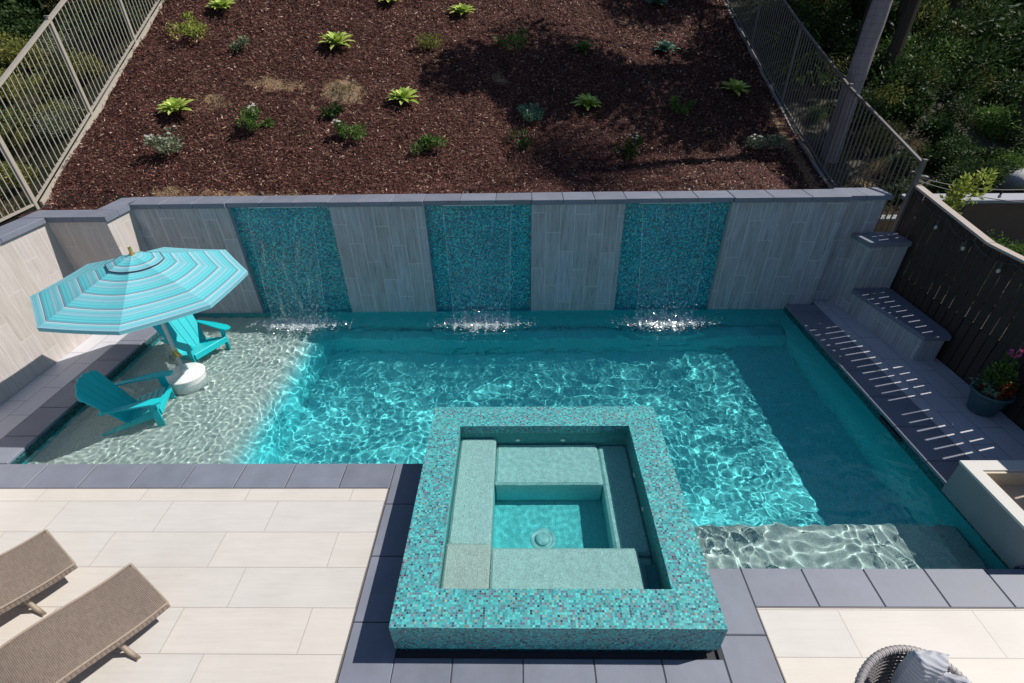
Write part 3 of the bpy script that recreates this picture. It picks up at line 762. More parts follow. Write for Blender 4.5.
# ------------------------------------------------------------------ pool water
FALLS = [(-4.94, -3.74), (-1.38, -.16), (2.18, 3.38)]
def wave(x, y):
    wx = x+.25*noise.noise(Vector((x*1.1, y*1.3, 11))); wy = y+.25*noise.noise(Vector((x*1.2, y*1.0, 12)))
    am = .65+.8*noise.noise(Vector((x*.55, y*.6, 20)))
    h = .0100*noise.noise(Vector((wx*1.6+3, wy*2.1, 0)))
    h += .0056*noise.noise(Vector((wx*3.9, wy*4.9, 7)))*(.7+am*.4)
    h += .0038*noise.noise(Vector((wx*8.0, wy*9.6, 3)))*am
    h += .0017*noise.noise(Vector((wx*15.5, wy*17.5, 5)))*am
    calm = 1.0
    
    turb = 0.0
    for a, b in FALLS:
        cx, hw = (a+b)/2, (b-a)/2
        dx = max(0, abs(x-cx)-hw*.8); d = sqrt(dx*dx+(y-8.2)**2)
        turb += math.exp(-d/1.5)
        h += .016*math.exp(-d/.9)*sin(d*17+noise.noise(Vector((x*2, y*2, 1)))*3)*min(1, d*3)
    left = max(0, min(1, (-3.6-x)/1.2))
    front = max(0, min(1, (4.3-y)/.4)) if x > 1.6 else 0
    h *= (1-.5*left)
    h += (.0016+.0022*left+.003*turb+.001*front)*noise.noise(Vector((wx*9.5, wy*10.5, 9)))
    h += .0058*left*noise.noise(Vector((wx*15, wy*16.5, 19)))
    h += .0125*front*noise.noise(Vector((wx*6.4, wy*7.0, 4)))+.004*front*noise.noise(Vector((wx*12, wy*12, 4)))
    h += (.0004+.0011*left)*noise.noise(Vector((x*20, y*22, 2)))
    return h*calm
xs = np.arange(-7.0, 5.34, .021); ys = np.arange(3.05, 8.79, .021)
nx, ny = len(xs), len(ys)
vs = []; keepf = []
for y in ys:
    for x in xs:
        vs.append((x, y, ZW+wave(x, y)))
for j in range(ny-1):
    for i in range(nx-1):
        x, y = xs[i], ys[j]
        if y < 4.5 and x < 1.72: continue
        if -1.13 < x < 1.72 and y < 5.10: continue
        a = j*nx+i; keepf.append((a, a+1, a+nx+1, a+nx))
me = bpy.data.meshes.new('pool_water'); me.from_pydata(vs, [], keepf); me.polygons.foreach_set('use_smooth', [True]*len(keepf)); me.materials.append(M['water'])
pw = bpy.data.objects.new('pool_water', me); COL.objects.link(pw)
pw.cycles.is_caustics_caster = True
tag(pw, 'clear turquoise rippled water filling the pool', 'water', kind='structure')

# ------------------------------------------------------------------ spa
spa = empty('hot_tub', (.305, 3.71, 0), 0, 'square raised hot tub clad in turquoise glass mosaic with built in benches', 'hot tub')
sx0, sx1, sy0, sy1, sz = -1.19, 1.80, 2.24, 5.18, .45
ix0, ix1, iy0, iy1 = -.81, 1.40, 2.60, 4.80
def W(mb):  # world -> spa local
    mb.v = [(a-.305, b-3.71, c) for a, b, c in mb.v]; return mb
m_ = MB()
# hollow mosaic ring
def ring(mb, o4, i4, z0, z1, zi):
    ox0, ox1, oy0, oy1 = o4; a0, a1, b0, b1 = i4
    O = [(ox0, oy0), (ox1, oy0), (ox1, oy1), (ox0, oy1)]; I = [(a0, b0), (a1, b0), (a1, b1), (a0, b1)]
    vs = [(x, y, z0) for x, y in O]+[(x, y, z1) for x, y in O]+[(x, y, z1) for x, y in I]+[(x, y, zi) for x, y in I]
    fs = []
    for k in range(4):
        k2 = (k+1) % 4
        fs += [(k, k2, 4+k2, 4+k), (4+k, 4+k2, 8+k2, 8+k), (8+k, 8+k2, 12+k2, 12+k)]
    mb.add(vs, fs)
ring(m_, (sx0, sx1, sy0, sy1), (ix0, ix1, iy0, iy1), .075, sz, .30)
W(m_).build('mosaic_rim', M['mos_spa'], spa, caustic=True)
m_ = MB(); ring(m_, (sx0+.03, sx1-.03, sy0+.03, sy1-.03), (sx0+.1, sx1-.1, sy0+.1, sy1-.1), -.6, .076, .07)
m_.v = [(a, b, c) for a, b, c in m_.v]
W(m_).build('plinth', M['waterline'], spa)
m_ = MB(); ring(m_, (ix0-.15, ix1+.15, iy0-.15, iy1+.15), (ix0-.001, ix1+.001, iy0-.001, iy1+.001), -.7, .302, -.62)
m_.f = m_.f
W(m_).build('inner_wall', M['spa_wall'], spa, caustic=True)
bn = MB()
bn.box((ix0+.002, iy0+.002, -.6), (ix1-.002, iy1-.002, -.48))                # floor slab
bn.box((ix0+.003, 3.20, -.479), (-.34, iy1-.003, .17), .025)                 # left bench
bn.box((-.335, 4.12, -.479), (1.00, iy1-.004, .00), .03)                     # back bench
bn.box((1.005, 3.20, -.479), (ix1-.004, iy1-.005, -.04), .03)                # right bench
bn.box((-.33, iy0+.004, -.479), (1.22, 3.196, .14), .025)                    # front bench
bn.box((1.225, iy0+.005, -.479), (ix1-.005, 3.194, -.09), .03)
W(bn).build('bench', M['pebble_spa'], spa, caustic=True)
bn = MB(); bn.box((ix0+.004, iy0+.006, .10), (-.335, 3.194, .25), .02); W(bn).build('top_step', M['pebble_dry'], spa, caustic=True)
dr = MB(); dr.lathe([(.0, .035), (.075, .035), (.085, .025), (.085, 0), (.115, 0), (.125, .012), (.14, .012), (.15, 0)], (.245-.305, 3.58-3.71, -.478), 40)
dr.build('drain_cover', m_plain('teal_drain_plastic', (.30, .62, .62), .5, .08, 8, .1), spa, True, caustic=True)
jt = MB()
for x, y, z in ((-.05, iy1-.006, .12), (.55, iy1-.006, .12)):
    jt = MB(); jt.tube([(x, y, z), (x, y-.02, z)], [.035, .03], 14); W(jt).build('jet', M['white'], spa, caustic=True)
for y in (3.7, 4.2):
    jt = MB(); jt.tube([(ix1-.004, y, .1), (ix1-.024, y, .1)], [.035, .03], 14); W(jt).build('jet', M['white'], spa, caustic=True)
xs2 = np.arange(ix0-.02, ix1+.04, .022); ys2 = np.arange(iy0-.02, iy1+.04, .022)
vs = [(x-.305, y-3.71, ZS+.0022*noise.noise(Vector((x*4, y*4, 1)))+.0009*noise.noise(Vector((x*14, y*14, 6)))) for y in ys2 for x in xs2]
nx2 = len(xs2); fs = [(j*nx2+i, j*nx2+i+1, (j+1)*nx2+i+1, (j+1)*nx2+i) for j in range(len(ys2)-1) for i in range(nx2-1)]
me = bpy.data.meshes.new('spa_water'); me.from_pydata(vs, [], fs); me.polygons.foreach_set('use_smooth', [True]*len(fs)); me.materials.append(M['water_spa'])
sw = bpy.data.objects.new('spa_water', me); COL.objects.link(sw); sw.location = (.305, 3.71, 0); sw.cycles.is_caustics_caster = True
tag(sw, 'still clear water inside the hot tub', 'water', kind='structure')

# ------------------------------------------------------------------ walls
TOPZ = 2.085
bw = empty('retaining_wall', (-.6, Y0, 0), 0, 'long back wall of wood look tile and teal mosaic panels below the bank', 'wall')
def loc(mb, p): mb.v = [(a-p[0], b-p[1], c-p[2]) for a, b, c in mb.v]; return mb
BP = (-.6, Y0, 0)
core = MB(); core.box((-7.0, 8.93, -1.5), (5.9, 9.11, TOPZ)); loc(core, BP).build('wall_core', M['concrete'], bw)
XB = [-7.068, -5.30, -3.45, -1.73, .205, 1.88, 3.775, 5.80]
for k, (a, b) in enumerate(zip(XB[:-1], XB[1:])):
    p = MB()
    if k % 2 == 0:
        p.box((a, Y0, -.135), (b, 8.928, TOPZ)); loc(p, BP).build('tile_panel', M['walltile'], bw)
    else:
        p.box((a+.003, 8.86, -.135), (b-.003, 8.926, TOPZ)); loc(p, BP).build('mosaic_panel', M['mos_wall'], bw)
        fa, fb = FALLS[k//2]
        s_ = MB(); s_.box((fa-.03, 8.845, TOPZ-.045), (fb+.03, 8.862, TOPZ-.004)); loc(s_, BP).build('spillway', M['white'], bw)
ct = MB()
for k, (a, b) in enumerate(zip(XB[:-1], XB[1:])):
    nn = 3
    y0 = 8.70 if k % 2 == 0 else 8.735
    zz = 2.18 if k % 2 == 0 else 2.176
    for q in range(nn):
        x0 = a+(b-a)*q/nn; x1 = a+(b-a)*(q+1)/nn
        ct.box((x0+.004, y0, 2.088), (x1-.004, 9.14, zz), .006)
loc(ct, BP).build('coping', M['coping'], bw)

lw = empty('garden_wall', (-8.1, 6, 0), 0, 'stepped left wall of sunlit toned wood look tile with slate coping', 'wall')
LP = (-8.1, 6, 0)
p = MB(); p.box((-8.32, -2, -.3), (-8.1, 8.1, TOPZ)); loc(p, LP).build('tile_panel', M['walltile_sunlit'], lw)
p = MB(); p.box((-8.3, 8.102, -1.4), (-7.07, 8.34, TOPZ)); loc(p, LP).build('tile_panel', M['walltile_sunlit'], lw)
p = MB(); p.box((-7.30, 8.105, -1.4), (-7.0705, 9.0, TOPZ-.002)); 
p.box((-7.0704, 8.102, -1.4), (-7.066, 8.748, TOPZ-.001)); loc(p, LP).build('tile_panel', M['walltile_sunlit'], lw)
ct = MB()
ys_ = [-2, -1, -.2, .62, 1.44, 2.26, 3.08, 3.9, 4.72, 5.54, 6.36, 7.18, 8.06]
for a, b in zip(ys_[:-1], ys_[1:]): ct.box((-8.46, a+.004, 2.088), (-8.05, b-.004, 2.18), .006)
ct.poly([(-8.46, 8.065), (-8.05, 8.065), (-7.60, 8.065), (-7.60, 8.44), (-8.46, 8.44)], 2.088, 2.18)
ct.poly([(-7.592, 8.065), (-7.02, 8.065), (-7.02, 8.38), (-7.30, 8.44), (-7.592, 8.44)], 2.088, 2.18)
ct.poly([(-7.02, 8.387), (-7.02, 8.696), (-7.075, 9.14), (-7.42, 9.14), (-7.42, 8.447), (-7.30, 8.447)], 2.088, 2.18)
loc(ct, LP).build('coping', M['coping'], lw)

rw = empty('garden_wall', (6.4, 8, 0), 0, 'right wall of wood look tile stepping down in two levels to the fence', 'wall')
RP = (6.4, 8, 0)
p = MB(); p.poly([(5.80, 8.90), (6.56, 8.90), (6.56, 9.3), (5.80, 9.3)], -1.4, 2.055); loc(p, RP).build('tile_panel', M['walltile'], rw)
p = MB(); p.poly([(6.235, 8.898), (6.30, 8.47), (6.98, 8.47), (6.98, 8.898)], -.2, 1.34); loc(p, RP).build('tile_panel', M['walltile'], rw)
p = MB(); p.poly([(6.302, 8.468), (6.545, 6.82), (6.90, 6.82), (6.98, 7.0), (6.98, 8.468)], -.2, .42); loc(p, RP).build('tile_panel', M['walltile'], rw)
ct = MB(); ct.poly([(5.805, 8.85), (6.16, 8.85), (6.16, 9.32), (5.805, 9.32)], 2.06, 2.142); ct.poly([(6.168, 8.85), (6.62, 8.85), (6.62, 9.32), (6.168, 9.32)], 2.06, 2.142)
ct.poly([(6.17, 8.93), (6.25, 8.43), (6.985, 8.43), (6.985, 8.93)], 1.343, 1.43)
ct.poly([(6.255, 8.425), (6.51, 6.77), (6.93, 6.77), (6.985, 6.95), (6.985, 8.425)], .423, .50)
loc(ct, RP).build('coping', M['coping'], rw)

# ------------------------------------------------------------------ waterfalls
def fall(a, b, lab, seed):
    cx = (a+b)/2
    e = empty('waterfall', (cx, 8.84, TOPZ-.02), 0, lab, 'waterfall', 'waterfalls spilling from the back wall')
    hw = (b-a)/2; N = 26; K = 34
    H = TOPZ-.02-ZW
    vs = []; uv = []; fs = []
    for j in range(N+1):
        t = j/N; z = -H*t; y = -.50*sqrt(t)-.03
        w = hw*(1-.10*t)
        for i in range(K+1):
            u = i/K; x = (2*u-1)*w
            dy = .012*noise.noise(Vector((u*9+seed, t*5, 0)))*(1+2*t)
            vs.append((x+.01*noise.noise(Vector((seed, t*6, u*3))), y+dy, z)); uv.append((u+1e-4, t+1e-4))
    for j in range(N):
        for i in range(K):
            q = j*(K+1)+i; fs.append((q, q+1, q+K+2, q+K+1))
    mb = MB(); mb.add(vs, fs, 0, uv); mb.build('water_sheet', M['sheet'], e, True)
    rg = np.random.default_rng(seed)
    # spray droplets and foam on the surface
    n = 5500
    ex = rg.normal(0, .62, n)*hw; ex += .03*np.sin(ex*31); big = rg.uniform(0, 1, n) < .72
    dy = np.where(big, rg.normal(0, .11, n)-.01+.05*np.sin(ex*17+seed)+.03*np.sin(ex*41), rg.normal(-.06, .24, n))
    hz = np.where(big, np.abs(rg.normal(0, .022, n)), np.abs(rg.normal(0, .15, n)))
    env = np.exp(-(ex/hw)**2*.9)
    ex = np.clip(ex, -hw*1.7, hw*1.7)
    P = np.stack([ex, -.56+dy*(.6+.6*env), -H+hz+.004], -1)
    S = (.002+.0085*rg.uniform(0, 1, n)**2.2)*np.where(big, 1.25, .6)
    # octahedra as 4 top triangles each -> use 4 quads bipyramid
    o8 = np.array([[1, 0, 0], [0, 1, 0], [-1, 0, 0], [0, -1, 0], [0, 0, 1], [0, 0, -1]], float)
    T = [(0, 1, 4), (1, 2, 4), (2, 3, 4), (3, 0, 4), (1, 0, 5), (2, 1, 5), (3, 2, 5), (0, 3, 5)]
    st = np.stack([rg.uniform(.6, 2.6, n), rg.uniform(.6, 1.6, n), rg.uniform(.4, .8, n)], -1)
    A = P[:, None, :]+o8[None]*S[:, None, None]*st[:, None, :]
    q = A[:, T, :].reshape(-1, 3, 3)
    o = quads_mesh('splash', q, M['foam'], e, 3); o['kind'] = 'stuff'
    fm = MB(); vs = []; uv = []
    for j in range(25):
        for i in range(61):
            u, v = i/60, j/24
            X, Y = (2*u-1)*hw*1.7, -.56+(v-.5)*.85
            vs.append((X, Y, -H+wave(cx+X, 8.84+Y)+.006)); uv.append((u+1e-4, v+1e-4))
    fm.add(vs, [(j*61+i, j*61+i+1, (j+1)*61+i+1, (j+1)*61+i) for j in range(24) for i in range(60)], 0, uv)
    fm.build('surface_foam', M['foam_film'], e, True)
    return e
fall(*FALLS[0], 'left waterfall sheet splashing next to the umbrella chairs', 31)
fall(*FALLS[1], 'middle waterfall sheet falling behind the hot tub', 32)
fall(*FALLS[2], 'right waterfall sheet with the widest white splash', 33)

# ------------------------------------------------------------------ fences
def rail_fence(x, ya, yb, zf, H, posts, mat, lab, rail=.03, step=.122, pr=.0078, name='metal_fence', zfoot=.0, postr=.032, extra=None):
    e = empty(name, (x, ya, 0), 0, lab, 'fence')
    o = (x, ya, 0)
    def seg(y0, y1, dz, r0, r1):
        mb.add([(x-r0, y0, zf(y0)+dz-r1), (x+r0, y0, zf(y0)+dz-r1), (x+r0, y0, zf(y0)+dz+r1), (x-r0, y0, zf(y0)+dz+r1),
                (x-r0, y1, zf(y1)+dz-r1), (x+r0, y1, zf(y1)+dz-r1), (x+r0, y1, zf(y1)+dz+r1), (x-r0, y1, zf(y1)+dz+r1)],
               [(0, 1, 2, 3), (7, 6, 5, 4), (0, 4, 5, 1), (1, 5, 6, 2), (2, 6, 7, 3), (3, 7, 4, 0)])
    for k, (a, b) in enumerate(zip(posts[:-1], posts[1:])):
        mb = MB(); seg(a+.03, b-.03, H, rail, .022); loc(mb, o).build('top_rail', mat, e)
        mb = MB(); seg(a+.03, b-.03, .08, .018, .018); loc(mb, o).build('bottom_rail', mat, e)
    mb = MB(); y = ya+step*.5
    while y < yb:
        if min(abs(y-p) for p in posts) > .05:
            z = zf(y); mb.box((x-pr, y-pr, z+.10), (x+pr, y+pr, z+H-.02))
        y += step
    pk = loc(mb, o).build('pickets', mat, e)
    for p_ in posts:
        mb = MB(); z = zf(p_); mb.box((x-postr, p_-postr, z-.1), (x+postr, p_+postr, z+H+.05), .006); mb.box((x-postr-.006, p_-postr-.006, z+H+.052), (x+postr+.006, p_+postr+.006, z+H+.07), .006)
        loc(mb, o).build('post', mat, e)
    return e
zl = lambda y: 2.11+.53*(y-8.72) if y > 8.72 else 2.11+.05*(y-8.72)
fl_ = rail_fence(-8.78, 4.6, 22, zl, 1.66, [4.6, 6.6, 8.75, 10.95, 13.15, 15.35, 17.55, 19.75, 22.0], M['iron'], 'pale taupe metal picket fence climbing the left edge of the bank', .034)
zr_ = lambda y: (1.54+.32*(y-11.28) if y < 13.2 else 2.155+.4*(y-13.2)) if y > 9.2 else .87
fr_ = rail_fence(7.0, 8.98, 24, lambda y: zr_(max(y, 9.21))+0.0, 1.78, [8.98, 11.85, 14.7, 17.55, 20.4, 23.9], M['iron_shade'], 'shade toned metal picket fence climbing the right edge of the bank', .024, .14, .010)
fl_['group'] = fr_['group'] = 'metal picket fences beside the bank'
# curb under the left fence
mb = MB()
for a in np.arange(8.8, 22, .4):
    b = a+.4
    mb.add([(-8.715, a, zl(a)-.1), (-8.672, a, zl(a)-.1), (-8.672, a, zl(a)+.07), (-8.715, a, zl(a)+.07), (-8.715, b, zl(b)-.1), (-8.672, b, zl(b)-.1), (-8.672, b, zl(b)+.07), (-8.715, b, zl(b)+.07)],
           [(0, 1, 2, 3), (7, 6, 5, 4), (0, 4, 5, 1), (1, 5, 6, 2), (2, 6, 7, 3), (3, 7, 4, 0)])
o = mb.build('edging_board', m_plain('pale_wood_edging', (.45, .40, .33), .8, .15, 9, .3)); tag(o, 'pale edging board holding the mulch along the left fence', 'edging')
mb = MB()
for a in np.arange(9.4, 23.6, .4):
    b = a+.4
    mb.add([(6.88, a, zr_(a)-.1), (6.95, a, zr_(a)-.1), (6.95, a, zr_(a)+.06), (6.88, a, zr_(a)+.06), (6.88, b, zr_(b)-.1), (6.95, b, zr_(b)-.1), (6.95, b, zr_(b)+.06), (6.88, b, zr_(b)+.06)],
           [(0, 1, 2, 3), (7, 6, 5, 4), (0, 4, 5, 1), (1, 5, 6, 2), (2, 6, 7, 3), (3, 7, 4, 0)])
o = mb.build('edging_board', m_plain('shade_toned_edging', (.30, .28, .27), .8, .15, 9, .3)); tag(o, 'shade toned edging board holding the mulch along the right fence', 'edging')  # darker than the left board, with shade put into its colour

# wooden fence on the right: boards with narrow gaps
wf = empty('wooden_fence', (7.05, 6, 0), 0, 'dark brown board fence with sunlit cap beside the right walkway', 'fence')
FP = (7.05, 6, 0)
def ftop(y): return 1.965 if y < 7.1 else 1.965+(y-7.1)*.168
mb = MB(); y = 1.2; i = 0; rg = random.Random(4)
while y < 8.93:
    w_ = .148
    gap = rg.choice((.016, .02, .022, .024, .02, .018)) if rg.random() > .14 else .003
    y1 = min(y+w_, 8.94)
    t0, t1 = ftop(y)-.03, ftop(y1)-.03
    x0 = 7.03; x1 = 7.045
    mb.add([(x0, y, -.3), (x1, y, -.3), (x1, y1, -.3), (x0, y1, -.3), (x0, y, t0), (x1, y, t0), (x1, y1, t1), (x0, y1, t1)],
           [(3, 2, 1, 0), (4, 5, 6, 7), (0, 1, 5, 4), (1, 2, 6, 5), (2, 3, 7, 6), (3, 0, 4, 7)])
    y = y1+gap; i += 1
loc(mb, FP).build('boards', M['fencewood'], wf)
for zc in (-.2, 1.12):
    mb = MB(); mb.box((7.048, 1.2, zc), (7.075, 8.93, zc+(.72 if zc < 0 else .09))); loc(mb, FP).build('rail', M['fencewood'], wf)
mb = MB(); mb.box((7.048, 1.2, 1.80), (7.08, 8.93, 1.88)); loc(mb, FP).build('rail', M['fencewood'], wf)
for yp in (8.99, 7.13, 4.9, 2.8):
    mb = MB(); mb.box((7.06 if yp < 8.9 else 7.02, yp-.045, -.3), (7.15, yp+.045, ftop(yp)-.03)); loc(mb, FP).build('post', M['fencewood'], wf)
mb = MB()
for a, b in ((1.2, 7.095), (7.105, 9.05)):
    za, zb = ftop(a), ftop(b)
    if a < 7: za = zb = 1.965
    mb.add([(7.0, a, za-.028), (7.12, a, za-.028), (7.12, a, za+.01), (7.0, a, za+.01), (7.0, b, zb-.028), (7.12, b, zb-.028), (7.12, b, zb+.01), (7.0, b, zb+.01)],
           [(0, 1, 2, 3), (7, 6, 5, 4), (0, 4, 5, 1), (1, 5, 6, 2), (2, 6, 7, 3), (3, 7, 4, 0)])
loc(mb, FP).build('cap', M['fencecap'], wf)

# string lights
def strand(path, bulbs, lab, drop=.12, wm=None):
    p0 = path[0]
    e = empty('string_lights', p0, 0, lab, 'string lights', 'string lights around the dark fence')
    mb = MB(); pts = []
    for (a, b) in zip(path[:-1], path[1:]):
        for k in range(8):
            t = k/8; q = [a[i]+(b[i]-a[i])*t for i in range(3)]; q[2] -= .10*4*t*(1-t)*1.0; pts.append(q)
    pts.append(list(path[-1]))
    mb.tube(pts, .008, 6); loc(mb, p0).build('cable', wm or M['wire'], e)
    for b in bulbs:
        s = MB(); s.tube([(b[0], b[1], b[2]+drop), (b[0], b[1], b[2]+.03)], [.012, .018], 8); so = loc(s, p0).build('socket', M['wire'], e)
        s = MB(); s.lathe([(.012, .03), (.02, .018), (.026, 0), (.023, -.02), (.012, -.034), (.002, -.038)], b, 14); loc(s, p0).build('bulb', M['bulb'], e, True)
    return e
strand([(6.99, 8.99, 2.28), (6.95, 7.9, 1.96+.08), (6.95, 7.3, 1.92+.02), (6.95, 6.5, 1.90), (6.95, 4.5, 1.88)], [(6.93, 8.04, 1.86), (6.93, 7.37, 1.77), (6.93, 6.65, 1.73)], 'string of bulbs hanging along the inside of the dark fence')
strand([(7.02, 9.0, 2.42), (9.2, 8.95, 2.20), (12.5, 9.0, 2.05)], [(8.15, 8.98, 2.1), (8.6, 8.97, 2.07)], 'upper grey cable with bulbs crossing from the fence corner to the right', .1, M['wire_light'])
strand([(7.04, 8.96, 2.36), (9.4, 8.55, 2.05), (12.5, 8.3, 1.9)], [(9.3, 8.56, 1.95)], 'lower grey cable crossing from the fence corner to the right', .1, M['wire_light'])
e = empty('floodlight', (7.05, 9.02, 2.30), .3, 'small dark lamp cluster on the post where both fences meet', 'lamp')
a = MB(); a.tube([(0, 0, -.02), (0, 0, .14)], .018, 8); a.build('bracket', M['wire'], e)
a = MB(); a.tube([(0, 0, .12), (.10, -.02, .10), (.17, -.03, .07)], [.03, .04, .055], 12); a.build('lamp_head', M['wire'], e, True)
a = MB(); a.tube([(0, 0, .12), (-.05, .05, .16), (-.08, .10, .16)], [.03, .04, .045], 12); a.build('lamp_head', M['wire'], e, True)

# neighbour wall beyond the fence
nwm = m_plain('brown_block_wall', (.15, .105, .075), .9, .2, 5, .4)
e = empty('block_wall', (10, 10.2, 0), radians(-1), 'low brown block wall with pale cap beyond the dark fence', 'wall')
a = MB(); a.box((-1.9, 0, -.6), (5.5, .18, 1.52)); a.build('wall_face', nwm, e)
a = MB(); a.box((-1.95, -.04, 1.523), (5.5, .40, 1.60), .01); a.build('cap', m_plain('pale_blue_cap', (.34, .35, .40), .8, .12, 6, .2), e)
# low brown planter wall seen through the pickets behind the stepped wall
e = empty('block_wall', (7.6, 9.9, 0), 0, 'low tan wall seen through the pickets behind the stepped wall', 'wall')
a = MB(); a.box((-.9, 0, .2), (.5, .16, 1.28)); a.build('wall_face', m_plain('tan_block_wall', (.34, .24, .13), .9, .25, 5, .4), e)
a = MB(); a.box((-.92, -.03, 1.283), (.52, .2, 1.34), .01); a.build('cap', M['stucco'], e)

# ------------------------------------------------------------------ vegetation outside the fences
def shrub_proto(kind, leafm, n, L, W, seed, lumps=9, up=.3):
    rg = np.random.default_rng(seed)
    e = empty(kind, (0, 0, -50))
    bush_parts(e, n, 1.0, 1.0, leafm, rg, L, W, 0, None, lumps, up=up)
    return e
def grass_proto(name, n, seed, m, droop=.9):
    rg = np.random.default_rng(seed); e = empty(name, (0, 0, -50)); mb = MB()
    for k in range(n):
        a = rg.uniform(0, 2*pi); el = radians(rg.uniform(35, 85)); L = rg.uniform(.7, 1.25); w = .028
        bx, by = rg.normal(0, .1, 2); vs = []
        for s in (0, .3, .6, .85, 1):
            e2 = el-s*s*droop; q = L*s*cos(e2); z = max(.02, L*s*sin(e2)); ww = w*(1-s**2*.95)
            vs += [(bx+q*cos(a)-ww*sin(a), by+q*sin(a)+ww*cos(a), z), (bx+q*cos(a)+ww*sin(a), by+q*sin(a)-ww*cos(a), z)]
        mb.add(vs, [(2*i, 2*i+1, 2*i+3, 2*i+2) for i in range(4)])
    mb.build('blades', m, e)
    return e
PRO = {
 'olive': shrub_proto('wild_shrub', M['leaf_olive'], 3600, .10, .04, 1),
 'grey': shrub_proto('sage_shrub', M['leaf_grey'], 3600, .085, .03, 2),
 'dark': shrub_proto('dark_shrub', M['leaf_dark'], 3800, .12, .055, 3),
 'green': shrub_proto('leafy_shrub', M['leaf_green'], 3400, .11, .05, 4),
 'dry': shrub_proto('dry_shrub', M['leaf_dry'], 2600, .10, .02, 5, 9, .8),
 'broad': shrub_proto('broadleaf_shrub', M['leaf_dark'], 1500, .22, .10, 6),
 'grass': grass_proto('grass_clump', 150, 7, M['leaf_yellow']),
 'dryg': grass_proto('dry_grass_clump', 170, 8, M['leaf_dry'], 1.2),
}
DESC = {'olive': ('olive green wild shrub', 'shrub'), 'grey': ('grey green sage like shrub', 'shrub'), 'dark': ('dark dense shrub', 'shrub'), 'green': ('fresh green leafy shrub', 'shrub'),
        'dry': ('dry brown twiggy shrub', 'shrub'), 'broad': ('large leaved dark shrub', 'shrub'), 'grass': ('yellow green arching grass clump', 'grass clump'), 'dryg': ('dry straw coloured grass clump', 'grass clump')}
def place(kind, x, y, s, side, hz=1.0, zz=None, lab=None):
    p = PRO[kind]
    if p.get('used'): o = copy_tree(p)
    else: o = p; p['used'] = 1
    z = (float(soil(x, y)) if y > 8.9 else (.72 if x > 0 else 1.9)) if zz is None else zz
    o.location = (x, y, z-.08*s); o.rotation_euler = (0, 0, random.uniform(0, 6.28)); o.scale = (s, s*random.uniform(.85, 1.1), s*hz)
    d, c = DESC[kind]
    where = 'growing outside the left metal fence' if side == 'L' else 'growing in the shade outside the right fence'
    tag(o, lab or d+' '+where, c, (d+' '+where))
    return o
rnd = random.Random(21)
# left side
for y in np.arange(4.5, 26, 1.0):
    for x0 in (-9.65, -10.9, -12.4, -14.2):
        x = x0+rnd.uniform(-.45, .35); yy = y+rnd.uniform(-.4, .4)+(-9.6-x0)*.25
        k = rnd.choice(['olive', 'grey', 'olive', 'dry', 'olive', 'grey', 'dry', 'dark'] if x0 > -12 else ['dark', 'olive', 'dry', 'olive'])
        zz = (2.13+(.53 if yy > 8.72 else .05)*(yy-8.72))-.3*(-8.75-x)
        place(k, x, yy, rnd.uniform(.42, .68) if x0 > -11 else rnd.uniform(.75, 1.15), 'L', rnd.uniform(.7, 1.1), zz)
for x in (-14, -16.5, -19):
    for y in (17, 20, 23.5, 27):
        zz = 2.13+.53*(y-8.72)-.3*(-8.75-x)
        place('dark' if (x+y) % 2 else 'olive', x+rnd.uniform(-.6, .6), y, rnd.uniform(1.3, 1.9), 'L', .9, zz)
# right side canyon
RS = [('dark', 10.6, 15.6, 1.0), ('broad', 10.0, 14.3, .75), ('dark', 12.6, 17.5, 1.3), ('green', 12.4, 14.2, .8), ('dark', 14.2, 18.4, 1.5), ('olive', 15.6, 20.6, 1.3), ('dark', 13.4, 15.6, 1.0),
      ('dark', 9.4, 17.8, .9), ('grass', 8.4, 18.2, 1.3), ('grass', 8.1, 16.2, 1.15), ('grass', 8.6, 20.2, 1.4), ('dryg', 9.0, 16.9, 1.0), ('dark', 10.8, 20.5, 1.4), ('olive', 12.8, 21.5, 1.3), ('dark', 15, 24, 2.0), ('dark', 18, 22, 1.8),
      ('green', 11.6, 12.4, .6), ('dark', 10.2, 12.4, .7), ('dry', 9.4, 13.1, .6), ('dark', 12.9, 12.5, .8), ('dark', 14.4, 13.2, 1.0), ('olive', 14.9, 15.6, 1.0), ('broad', 16.5, 17.5, 1.0), ('dark', 17.5, 19.5, 1.5),
      ('dark', 8.6, 14.5, .55), ('dry', 8.3, 11.9, .45), ('broad', 8.8, 12.0, .5), ('dark', 8.2, 19.0, .8), ('green', 11.2, 17.2, .9), ('dryg', 13.4, 22.5, 1.7), ('dark', 9.6, 22.5, 1.4), ('olive', 11.5, 24.5, 1.8), ('dark', 8.0, 24, 1.6), ('dark', 13.2, 26.5, 2.2), ('dark', 17, 27, 2.4), ('dark', 20, 24.5, 2.2),
      ('green', 9.0, 9.1, .55), ('green', 9.9, 9.25, .5), ('dark', 8.2, 9.25, .45), ('dark', 10.6, 9.0, .6), ('dryg', 9.3, 14.0, .55), ('dark', 20.5, 20, 1.6), ('dark', 16.5, 14.8, 1.3), ('green', 19, 17, 1.5)]
RS += [(('dark', 'broad', 'dark', 'olive')[i % 4], 8.3+(i % 7)*1.35+.4*(i % 3), 11.0+(i//7)*1.7+.5*(i % 2), .55+.09*(i//7)+.05*(i % 4)) for i in range(49)]
for k, x, y, s in RS: place(k, x, y, s, 'R', rnd.uniform(.75, 1.05))
for i, y in enumerate(np.arange(2.6, 8.6, .95)):
    place('dark' if i % 3 else 'broad', 8.0+.25*(i % 2), y, .52, 'R', .7, .70)
